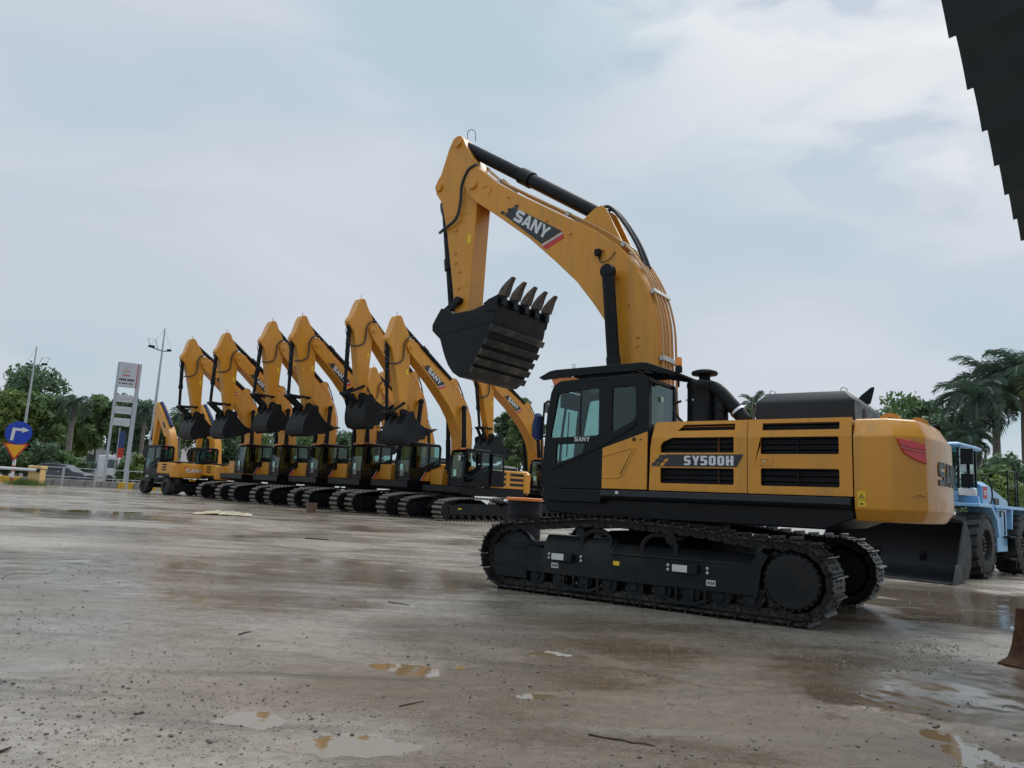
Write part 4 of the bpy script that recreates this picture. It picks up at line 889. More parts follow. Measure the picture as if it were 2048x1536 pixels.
    MB().box(-1.90, -1.87, yy, yy + 0.012, 2.09, 2.12).build('latch_knob', 'zinc', lt)
    # yellow panel under the cab window
    side = sidepanel('side_panel', [(0.60, 1.675), (0.60, 2.295), (-0.155, 2.54), (-0.155, 1.675)], [], root, y=1.522, t=0.05, crease=None)
    MB().prism([(0.585, 2.19), (0.10, 2.31), (0.04, 2.30), (0.03, 2.28), (0.24, 1.87), (0.34, 1.835), (0.585, 1.835), (0.585, 1.86), (0.35, 1.86), (0.27, 1.88), (0.075, 2.265), (0.11, 2.285), (0.585, 2.16)], 1.522, 1.532).build('panel_rib', 'yellow_paint', side, bevel=0.004)
    MB().prism([(0.055, 2.265), (0.08, 2.275), (0.285, 1.895), (0.265, 1.88)], 1.521, 1.525).build('panel_slot', 'black_paint', side)
    MB().lathe([(0, 0), (0.03, 0), (0.03, 0.008), (0, 0.008)], (0.06, 1.521, 2.425), 'y', 14).build('panel_lock', 'rust', side)
    MB().lathe([(0, 0), (0.012, 0), (0.012, 0.008), (0, 0.008)], (-0.05, 1.521, 2.42), 'y', 10).build('panel_lock', 'black_paint', side)
    # right-hand side of the machine
    sidepanel('engine_door', [(1.2, 1.672), (1.2, 2.5), (0.9, 2.685), (-2.985, 2.685), (-2.985, 1.672)], [], root, s=-1)
    MB().box(-0.3, 1.2, -1.46, -0.55, 1.66, 2.50).build('tank_box', 'yellow_paint', root, bevel=0.02)
    # black engine cover on top
    def rg(z, i): return [(-1.57 - i, 0.90 - i, z), (-2.91 + i, 0.90 - i, z), (-2.91 + i, -0.95 + i, z), (-1.57 - i, -0.95 + i, z)]
    ec = MB().loft([rg(2.675, 0.0), rg(3.0, 0.0), rg(3.13, 0.12), rg(3.14, 0.14)]).build('engine_cover', 'grey_hood', root, bevel=0.03, seg=3)
    for x in (-1.76, -2.74): MB().tube([(x + 0.045 * math.cos(t), 0.70, 3.14 + 0.055 * math.sin(t)) for t in np.linspace(0, math.pi, 9)], 0.007, 6).build('lifting_eye', 'zinc', ec)
    for x in (-2.0, -2.35): MB().lathe([(0, 0), (0.04, 0), (0.03, 0.02), (0, 0.025)], (x, 0.6, 3.135), 'z', 10).build('cover_bolt', 'black_paint', ec)
    for y, h in ((0.25, 0.22), (-0.35, 0.16)):
        MB().flat([[(y - 0.12, 2.69), (y + 0.12, 2.69), (y + 0.11, 2.69 + h), (y + 0.05, 2.72 + h), (y - 0.05, 2.72 + h), (y - 0.11, 2.69 + h)]], 0.004, lambda u, v, w: (-2.912 - w, u, v)).build('cover_opening_shade', 'dark_interior', ec)  # flat dark sheets painted in for the shade of openings
    MB().loft([[(-2.60, -0.55, 3.12), (-2.84, -0.55, 3.12), (-2.84, -0.63, 3.12), (-2.60, -0.63, 3.12)], [(-2.72, -0.56, 3.26), (-2.88, -0.56, 3.26), (-2.88, -0.62, 3.26), (-2.72, -0.62, 3.26)], [(-2.86, -0.575, 3.38), (-2.91, -0.575, 3.38), (-2.91, -0.605, 3.38), (-2.86, -0.605, 3.38)]]).build('exhaust_tip', 'black_matte', root, bevel=0.015)
    # air pre-cleaner, canisters and elbow pipe
    pc = MB().lathe([(0, 2.68), (0.215, 2.68), (0.215, 2.74), (0.205, 2.76), (0.205, 3.24), (0.215, 3.26), (0.215, 3.32), (0.19, 3.36), (0, 3.36)], (-0.745, 0.9, 0), 'z', 28).build('air_cleaner', 'black_paint', root)
    MB().lathe([(0, 3.34), (0.085, 3.34), (0.085, 3.445), (0.10, 3.45), (0.19, 3.455), (0.20, 3.475), (0.19, 3.505), (0.12, 3.53), (0, 3.535)], (-0.80, 0.9, 0), 'z', 28).build('intake_cap', 'black_matte', pc)
    MB().lathe([(0, 2.68), (0.12, 2.68), (0.12, 3.12), (0.10, 3.16), (0, 3.16)], (-1.03, 0.86, 0), 'z', 20).build('filter_canister', 'black_paint', pc)
    for z in (2.9, 3.05): MB().lathe([(0.12, z - 0.015), (0.132, z - 0.015), (0.132, z + 0.015), (0.12, z + 0.015)], (-1.03, 0.86, 0), 'z', 20).build('clamp_band', 'black_matte', pc)
    for x in (-0.60, -0.70):
        MB().lathe([(0, 0), (0.015, 0), (0.015, 0.02), (0, 0.02)], (x, 1.095, 3.05), 'y', 8).build('bolt', 'zinc', pc)
    MB().tube(smoothpath([(-0.76, 0.9, 3.24), (-0.93, 0.9, 3.25), (-1.06, 0.9, 3.16), (-1.22, 0.9, 2.98), (-1.34, 0.9, 2.84), (-1.44, 0.9, 2.72)], 5), 0.105, 16).build('intake_elbow', 'black_matte', root)
    MB().tube([(-1.30, 0.9, 2.89), (-1.325, 0.9, 2.862)], 0.118, 18).build('clamp_band', 'chrome', root)
    MB().tube(smoothpath([(-0.52, 1.0, 2.7), (-0.40, 1.05, 2.85), (-0.36, 1.0, 3.0), (-0.46, 0.98, 3.06)], 5), 0.02, 6).build('hydraulic_hose', 'hose', root)
    MB().tube([(-1.08, 1.0, 2.69), (-1.08, 1.0, 2.78)], 0.02, 8).build('drain_stub', 'black_matte', root)
    # counterweight with lifting eyes
    cw = counterweight(root)
    for y in (0.62, -0.62):
        for yy2 in (y,):
            MB().flat([arc(-3.30, 2.66, 0.16, 0, 180, 12), arc(-3.30, 2.71, 0.06, 0, 360, 12)[:-1]], 0.05, lambda u, v, w: (u, yy2 + w, v)).build('lifting_lug', 'yellow_paint', cw)
            MB().flat([arc(-3.62, 2.62, 0.14, 0, 180, 12)], 0.05, lambda u, v, w: (u, yy2 - 0.1 + w, v)).build('lifting_lug', 'yellow_paint', cw)
    MB().tube([(-3.62, -0.2, 2.66), (-3.80, -0.2, 2.72)], 0.05, 10).build('camera_pod', 'black_matte', cw)
    wl_ = MB().box(-3.04, -3.13, 1.50, 1.504, 1.55, 1.74).build('warning_label', 'yellow_decal', cw)
    MB().flat([[(-3.055, 1.66), (-3.115, 1.66), (-3.085, 1.715)], [(-3.07, 1.668), (-3.10, 1.668), (-3.085, 1.70)]], 0.002, lambda u, v, w: (u, 1.5045 + w, v)).build('warning_print', 'black_decal', wl_)
    MB().box(-3.065, -3.10, 1.5042, 1.506, 1.575, 1.595).build('warning_print', 'black_decal', wl_)
    MB().box(-3.04, -3.13, 1.5042, 1.5055, 1.638, 1.643).build('warning_print', 'black_decal', wl_)
    # cab, roof guard, visor, mirror, beacon, handrail
    c = cab(root)
    rgd = MB()
    rgd.prism([(1.88, 3.49), (1.66, 3.585), (1.55, 3.60), (-0.02, 3.615), (-0.12, 3.60), (-0.58, 3.43), (-0.54, 3.39), (-0.05, 3.49), (1.40, 3.475), (1.80, 3.445)], 1.40, 1.47).prism([(1.88, 3.49), (1.66, 3.585), (1.55, 3.60), (-0.02, 3.615), (-0.12, 3.60), (-0.58, 3.43), (-0.54, 3.39), (-0.05, 3.49), (1.40, 3.475), (1.80, 3.445)], 0.48, 0.55)
    guard = rgd.build('roof_guard', 'black_paint', c, bevel=0.006)
    for k in range(16):
        x = 1.72 - k * 0.115; MB().box(x - 0.035, x + 0.035, 0.55, 1.40, 3.575 if x < 1.6 else 3.55, 3.595 if x < 1.6 else 3.57).build('guard_slat', 'black_paint', guard)
    MB().prism([(-0.12, 3.60), (-0.56, 3.44), (-0.55, 3.425), (-0.11, 3.585)], 0.55, 1.40).build('guard_plate', 'black_paint', guard)
    for x in (0.2, 1.2):
        for y in (0.56, 1.36): MB().box(x - 0.04, x + 0.04, y - 0.02, y + 0.04, 3.40, 3.56).build('guard_bracket', 'black_paint', guard)
    MB().box(0.2, 1.2, 1.38, 1.41, 3.43, 3.53).build('guard_grille', 'black_matte', guard)
    MB().tube([(1.22 + 0.03 * math.cos(t), 1.43, 3.60 + 0.045 + 0.03 * math.sin(t)) for t in np.linspace(0, 2 * math.pi, 12)], 0.006, 6).build('lifting_eye', 'zinc', guard)
    MB().prism([(1.64, 3.46), (1.20, 3.46), (1.10, 3.42), (1.40, 3.40), (1.52, 3.33), (1.56, 3.30), (1.60, 3.36)], 0.50, 1.44).build('rain_visor', 'orange_plastic', c, bevel=0.008)
    # front handrail ladder and covered mirror
    rail = MB().tube([(1.78, 1.40, 1.70), (1.80, 1.42, 2.40), (1.76, 1.44, 3.05), (1.70, 1.40, 3.10)], 0.018, 8)
    rail.tube([(1.72, 1.40, 3.08), (1.60, 1.42, 3.06)], 0.018, 6).tube([(1.79, 1.42, 2.5), (1.66, 1.44, 2.5)], 0.016, 6).tube([(1.79, 1.42, 2.0), (1.70, 1.44, 2.0)], 0.016, 6)
    rail.build('front_handrail', 'black_paint', c)
    MB().box(1.755, 1.77, 1.32, 1.43, 2.90, 3.07).build('camera_plate', 'white_paint', c, bevel=0.004)
    mi = MB().lathe([(0, -0.22), (0.07, -0.22), (0.10, -0.16), (0.105, 0.05), (0.09, 0.18), (0.05, 0.24), (0, 0.25)], (0, 0, 0), 'z', 12)
    rnd = random.Random(3)
    mi.xf(lambda p: (1.90 + p[0] * 0.8 + 0.012 * math.sin(p[2] * 31), 1.40 + p[1] * 1.1 + 0.01 * math.sin(p[2] * 47 + p[0] * 40), 2.66 + p[2] * 0.95)).build('covered_mirror', 'blue_cloth', c)
    MB().tube([(1.80, 1.42, 2.62), (1.90, 1.40, 2.62)], 0.016, 6).build('mirror_arm', 'black_paint', c)
    bc = MB().tube([(-0.16, 0.40, 3.38), (-0.16, 0.40, 3.66)], 0.02, 8).lathe([(0, 3.55), (0.06, 3.55), (0.06, 3.62), (0.05, 3.66), (0, 3.66)], (-0.16, 0.40, 0.07), 'z', 14).build('beacon_base', 'black_matte', c)
    MB().lathe([(0, 3.66), (0.055, 3.66), (0.055, 3.77), (0.045, 3.80), (0, 3.805)], (-0.16, 0.40, 0.07), 'z', 16).build('beacon_lens', 'orange_lens', bc)
    # work light on the boom
    MB().box(1.36, 1.46, 0.36, 0.46, 5.86, 5.98).tube([(1.40, 0.34, 5.80), (1.40, 0.41, 5.88)], 0.015, 6).build('work_light', 'black_matte', root, bevel=0.01)
    MB().tube(smoothpath([(1.41, 0.38, 5.86), (1.36, 0.37, 5.74), (1.20, 0.36, 5.78), (1.08, 0.36, 5.90)], 4), 0.008, 5).build('light_cable', 'hose', root)

hero = thing('excavator', 'largest yellow crawler excavator, bucket curled above the yard, white model number on its hood', 'excavator',
             (HERO_LOC[0], HERO_LOC[1], 0.0), group=None, rot=(0, HERO_TILT, HERO_YAW))
undercarriage(hero)
hero_upper(hero)
boom_group(hero)
# ------------------------------------------------------------------ smaller excavators in the row
def row_upper(root, dx, style='plain', tint='cab_glass'):
    X = lambda x: x + dx
    MB().prism([(X(1.66), 1.25), (X(1.74), 1.34), (X(1.74), 1.64), (X(-2.96), 1.64), (X(-2.98), 1.40), (X(-2.6), 1.22), (X(1.0), 1.22)], -1.38, 1.42).build('deck', 'black_paint', root, bevel=0.02)
    MB().box(X(-2.9), X(-0.2), -1.44, 1.44, 1.66, 2.55).build('engine_house', 'yellow_paint', root, bevel=0.03)
    for x0, x1 in ((-0.45, -1.3), (-1.6, -2.6)):
        for z0 in (1.80, 2.05, 2.30): MB().box(X(x1), X(x0), 1.435, 1.446, z0, z0 + 0.14).build('vent', 'dark_interior', root)
    MB().loft([[(X(-1.5 - i), 0.9 - i, z), (X(-2.7 + i), 0.9 - i, z), (X(-2.7 + i), -0.9 + i, z), (X(-1.5 - i), -0.9 + i, z)] for z, i in ((2.5, 0), (2.72, 0), (2.82, 0.1))]).build('engine_cover', 'grey_hood', root, bevel=0.03)
    counterweight(root, dx=dx + 0.35, letters=False, detail=False, z1=2.6, W=1.46)
    c = cab(root, dx=dx, detail=False, tint=tint, door_open=(style == 'open'))
    MB().box(X(-0.12), X(1.62), 0.50, 1.46, 3.425, 3.46).build('cab_roof', 'black_paint', c, bevel=0.02)
    for y in ((0.55, 0.90), (1.05, 1.42)): MB().prism([(X(1.72), 3.40), (X(1.50), 3.48), (X(1.30), 3.475), (X(1.36), 3.44), (X(1.52), 3.40)], y[0], y[1]).build('rain_visor', 'orange_plastic', c)
    if style != 'open':
        MB().prism([(X(1.0), 1.68), (X(0.72), 2.10), (X(0.40), 2.24), (X(-0.15), 2.42), (X(-0.15), 1.68)], 1.50, 1.525).build('side_panel', 'yellow_paint', c, bevel=0.006)
        MB().prism([(X(1.04), 1.69), (X(0.93), 1.69), (X(0.66), 2.13), (X(0.76), 2.13)], 1.526, 1.532).build('red_stripe', 'red_decal', c)
        MB().prism([(X(1.07), 1.69), (X(1.045), 1.69), (X(0.765), 2.13), (X(0.785), 2.13)], 1.526, 1.532).build('white_stripe', 'white_decal', c)
        MB().prism([(X(0.78), 2.12), (X(0.30), 2.33), (X(-0.16), 2.50), (X(-0.16), 2.43), (X(0.3), 2.25), (X(0.76), 2.06)], 1.50, 1.54).build('belt_trim', 'black_paint', c)
        for x in (0.42, 0.12): MB().box(X(x), X(x + 0.015), 1.524, 1.528, 1.72, 2.05).build('panel_seam', 'black_decal', c)
        for k in range(5): MB().box(X(1.735), X(1.75), 0.66 + 0.10 * k, 0.70 + 0.10 * k, 1.86, 2.16).build('grille_bar', 'zinc' if k > 1 else 'black_paint', c)
    else:
        od = MB().flat([[(X(-0.10), 1.72), (X(-0.10), 3.30), (X(-0.92), 3.26), (X(-1.0), 2.5), (X(-1.0), 1.72)], [(X(-0.18), 2.5), (X(-0.18), 3.22), (X(-0.84), 3.18), (X(-0.92), 2.5)]], 0.05, lambda u, v, w: (u, 1.54 + w, v)).build('open_door', 'black_paint', c, bevel=0.01)
        MB().flat([[(X(-0.18), 2.5), (X(-0.18), 3.22), (X(-0.84), 3.18), (X(-0.92), 2.5)]], 0.006, lambda u, v, w: (u, 1.56 + w, v)).build('door_glass', 'cab_glass', od)
        MB().box(X(1.71), X(1.72), 1.10, 1.24, 2.86, 3.10).build('windscreen_notice', 'white_decal', c)
    MB().box(X(1.715), X(1.72), 0.80, 1.02, 2.12, 2.42).build('windscreen_sticker', 'green_sticker', c)
    # front work lamps and handrail
    MB().tube([(X(1.76), 0.50, 1.70), (X(1.80), 0.50, 2.5), (X(1.70), 0.50, 3.1)], 0.02, 6).build('front_handrail', 'black_paint', c)
    MB().box(-0.2 + dx, 1.2 + dx, -1.42, -0.55, 1.66, 2.40).build('tank_box', 'yellow_paint', root, bevel=0.02)
    return c
ROW_YAW = math.atan2(-0.726, -0.688)
def row_machine(name, label, loc, db, da, dk, link, scale, yaw=ROW_YAW, group=None, style='plain', dx=-0.55, sa=1.08, logo=True):
    r = thing(name, label, 'excavator', (loc[0], loc[1], gz1(*loc) - 0.01), yaw, group, scale)
    undercarriage(r, gauge=2.5, a=2.02, sw=0.6, detail=False, zc=0.50, r=0.445)
    row_upper(r, dx, style)
    boom_group(r, db, da, dk, dx, link, detail=False, sa=sa, logo=logo)
    return r
G1 = 'yellow excavators parked side by side in a row'
ROWS = [((-16.60, 48.26), 2.0, -4, 44, (0.92, -0.06), 1.03, 'yellow excavator parked beside the two wheeled excavators, at the end of the row'),
        ((-13.76, 46.13), 2.4, -2, 46, (0.98, 0.0), 1.035, 'yellow excavator in the parked row, second from the wheeled excavators'),
        ((-10.91, 43.99), 7.0, 0, 46, (0.98, 0.02), 1.05, 'yellow excavator in the parked row, third from the wheeled excavators'),
        ((-8.06, 41.85), 2.9, -4, 48, (0.98, 0.0), 1.065, 'yellow excavator in the parked row with a brown clay pot before its track'),
        ((-5.22, 39.72), 9.2, 0, 26, (0.80, -0.42), 1.09, 'yellow excavator in the parked row with its arm raised highest'),
        ((-2.37, 37.58), 0.3, -3, 38, (0.72, -0.50), 1.01, 'yellow excavator with open cab door at the near end of the parked row')]
for i, (loc, db, da, dk, lk_, sc, lab) in enumerate(ROWS):
    row_machine('excavator', lab, loc, db, da, dk, lk_, sc, group=G1, style='open' if i == 5 else 'plain')
# second row, mostly hidden
G2 = 'yellow excavators parked behind the first row'
row_machine('excavator', 'yellow excavator half hidden behind the parked row, boom logo beside a leafy tree', (1.95, 49.2), -5.0, -6, 40, (0.64, 0.0), 1.08, group=G2)
row_machine('excavator', 'yellow excavator behind the parked row, its boom tip showing between two raised arms', (-6.85, 57.9), 0.0, -3, 44, (0.9, 0.0), 1.08, group=G2, logo=False)
row_machine('excavator', 'rearmost yellow excavator behind the parked row, only its boom tip showing', (-7.1, 66.0), 0.0, -4, 44, (0.9, 0.0), 1.18, group=G2, logo=False)

# ------------------------------------------------------------------ wheeled excavators seen from behind
def wheel(parent, c, r, w, name='wheel', rim='black_matte', lugs=0, axis='y', n=28, dish=0.5):
    o = MB().lathe([(r * 0.55, -w / 2), (r * 0.88, -w / 2), (r * 0.97, -w * 0.42), (r, -w * 0.30), (r, w * 0.30), (r * 0.97, w * 0.42), (r * 0.88, w / 2), (r * 0.55, w / 2), (r * 0.53, w * 0.2), (r * 0.53, -w * 0.2)], c, 'y', n).build(name, 'rubber', parent, smooth=40)
    MB().lathe([(0, -w * 0.30), (r * 0.30, -w * 0.30), (r * 0.36, -w * 0.34), (r * 0.54, -w * 0.36), (r * 0.56, -w * 0.48), (r * 0.57, -w * 0.48), (r * 0.57, w * 0.48), (r * 0.56, w * 0.48), (r * 0.54, w * 0.36), (r * 0.36, w * 0.34), (r * 0.30, w * 0.30), (0, w * 0.30)], c, 'y', n).build('rim', rim, o, smooth=30)
    return o
def wheeled_excavator(label, loc, yaw, sc=1.0, group=None, letters=True):
    r = thing('wheeled_excavator', label, 'excavator', (loc[0], loc[1], gz1(*loc)), yaw, group, sc)
    ch = MB().box(-1.7, 1.9, -0.45, 0.45, 0.72, 1.05).build('chassis', 'frame_black', r, bevel=0.03)
    for x in (-1.35, 1.35):
        MB().cyl((x, -1.0, 0.52), (x, 1.0, 0.52), 0.14, 12).build('axle', 'frame_black', ch)
        for y in (-1.02, 1.02): wheel(r, (x, y, 0.52), 0.52, 0.46, rim='frame_black', n=24)
    MB().loft([[(-2.35, -1.25, 0.25), (-2.22, -1.25, 0.25), (-2.22, 1.25, 0.25), (-2.35, 1.25, 0.25)], [(-2.42, -1.25, 0.75), (-2.30, -1.25, 0.75), (-2.30, 1.25, 0.75), (-2.42, 1.25, 0.75)]]).build('dozer_blade', 'frame_black', r, bevel=0.02)
    for y in (-0.5, 0.5): MB().box(-2.3, -1.6, y - 0.06, y + 0.06, 0.45, 0.60).build('blade_arm', 'frame_black', r)
    for y in (1.12, -1.12): MB().box(0.5, 1.0, y - 0.12, y + 0.12, 0.75, 1.0).build('step_box', 'frame_black', r, bevel=0.02)
    MB().lathe([(0, 1.0), (0.6, 1.0), (0.6, 1.18), (0, 1.18)], (0, 0, 0), 'z', 24).build('slewing_ring', 'frame_black', r)
    MB().box(-1.6, 1.3, -1.22, 1.22, 1.16, 1.32).build('deck', 'black_paint', r, bevel=0.02)
    hood = MB().box(-1.75, -0.1, -1.24, 1.24, 1.32, 2.02).build('engine_house', 'yellow_paint', r, bevel=0.05)
    for s in (1, -1):
        for z0 in (1.52, 1.68, 1.84): MB().box(-1.25, -0.75, min(s * 1.236, s * 1.246), max(s * 1.236, s * 1.246), z0, z0 + 0.09).build('vent', 'dark_interior', hood)
    half = [(-1.7, 1.25), (-1.95, 1.22), (-2.25, 0.95), (-2.42, 0.45), (-2.45, 0.0)]
    plan = half + [(x, -y) for x, y in half[-2::-1]]
    cw = MB().loft([[(x if x > -1.71 else -1.7 + (x + 1.7) * f, y * f, z) for x, y in plan] for z, f in ((1.10, 0.94), (1.18, 1.0), (1.86, 1.0), (2.02, 0.93))]).build('counterweight', 'yellow_paint', r, bevel=0.02, smooth=25)
    MB().box(-2.25, -1.0, -1.1, 1.1, 2.02, 2.12).build('engine_cover', 'grey_hood', r, bevel=0.04)
    f = lambda y: -2.45 if abs(y) < 0.01 else (-2.45 + 0.03 * abs(y) / 0.45 if abs(y) < 0.45 else (-2.42 + (abs(y) - 0.45) * 0.34 if abs(y) < 0.95 else -2.25 + (abs(y) - 0.95) * 1.1))
    for s in (1, -1):
        q = [(0.62, 1.80), (1.06, 1.84), (1.10, 1.78), (0.66, 1.66)]
        vs_ = [(f(y) - 0.012, s * y, z) for y, z in q] + [(f(y) + 0.03, s * y, z) for y, z in q]
        MB().add(vs_, [(0, 1, 2, 3), (7, 6, 5, 4), (0, 4, 5, 1), (1, 5, 6, 2), (2, 6, 7, 3), (3, 7, 4, 0)]).build('tail_light', 'red_lens', cw)
        MB().cyl((f(0.8) - 0.01, s * 0.8, 1.32), (f(0.8) + 0.02, s * 0.8, 1.32), 0.05, 10).build('reflector', 'chrome', cw)
    MB().lathe([(0, 0), (0.07, 0), (0.05, 0.06), (0, 0.07)], (-2.2, 0, 2.03), 'z', 10).build('camera_pod', 'white_paint', cw)
    if letters:
        h = 0.24; wd = textwidth('SANY', h, 1.15)
        lettering('rear_letters', 'SANY', 'white_decal', cw, lambda u, v, w: (f(wd / 2 - u) - 0.004 - w, wd / 2 - u, 1.46 + v), h, sx=1.15, t=0.01)
    MB().box(-2.30, -2.22, -0.2, 0.2, 0.92, 1.04).build('number_plate', 'yellow_decal', r)
    c = cab(r, dx=-0.15, detail=False, dz=0, tint='cab_glass', y0=0.30, y1=1.22)
    for o in [c] + list(c.children):
        for v in (o.data.vertices if not o.data.get('moved') else []): v.co.z -= 0.36
        o.data['moved'] = 1
    MB().box(-0.25, 1.40, 0.34, 1.18, 3.07, 3.11).build('cab_roof', 'black_paint', c, bevel=0.02)
    MB().box(-0.30, -0.24, 0.80, 0.95, 2.90, 2.98).build('cab_lamp', 'red_lens', c)
    # folded boom
    low = lambda p: (p[0], p[1], 1.3 + (p[2] - 1.3) * 0.84)
    P0, P1, P2 = (0.2, 1.35), (1.0, 4.2), (2.75, 6.6)
    bm_ = MB().prism([(-0.05, 1.3), (0.35, 1.25), (0.75, 2.6), (1.25, 4.05), (2.95, 6.42), (2.98, 6.70), (2.75, 6.85), (2.45, 6.75), (0.85, 4.75), (0.42, 3.9)], -0.24, 0.24).xf(low).build('boom', 'yellow_paint', r, bevel=0.02)
    MB().prism([(2.6, 6.95), (2.85, 7.05), (3.05, 6.7), (3.08, 5.6), (2.96, 3.35), (2.80, 3.35), (2.62, 5.5), (2.55, 6.5)], -0.17, 0.17).xf(low).build('arm', 'yellow_paint', r, bevel=0.02)
    cyl_ = MB().tube([(0.95, 0, 5.05), (1.75, 0, 6.05)], 0.12, 10).xf(low).build('arm_cylinder', 'blue_cloth', r)
    MB().tube([(1.75, 0, 6.05), (2.62, 0, 7.0)], 0.11, 10).xf(low).build('piston_rod', 'blue_cloth', cyl_)
    for y in (0.34, -0.34): MB().tube([(0.75, y, 1.4), (1.22, y, 4.2)], 0.09, 10).xf(low).build('boom_cylinder', 'black_paint', r)
    for s in (1, -1): MB().prism([(1.45, 4.85), (1.75, 5.25), (1.62, 5.42), (1.30, 5.0)], min(s * 0.242, s * 0.247), max(s * 0.242, s * 0.247)).xf(low).build('logo_panel', 'black_decal', bm_)
    MB().prism([(2.85, 3.5), (3.3, 3.3), (3.45, 2.9), (3.2, 2.5), (2.6, 2.4), (2.1, 2.6), (2.55, 2.9), (2.7, 3.3)], -0.5, 0.5).xf(low).build('bucket', 'bucket_black', r, bevel=0.03)
    MB().tube([(3.15, 0, 6.3), (3.35, 0, 3.9)], 0.08, 10).xf(low).build('bucket_cylinder', 'black_paint', r)
    return r
G3 = 'wheeled excavators parked tail towards the yard'
wheeled_excavator('yellow wheeled excavator showing its whole lettered counterweight, nearest the sign pylon', (-23.4, 52.8), R(143), 1.08, G3)
wheeled_excavator('yellow wheeled excavator half hidden by the parked row, without visible lettering', (-20.3, 52.8), R(141), 1.08, G3, letters=False)

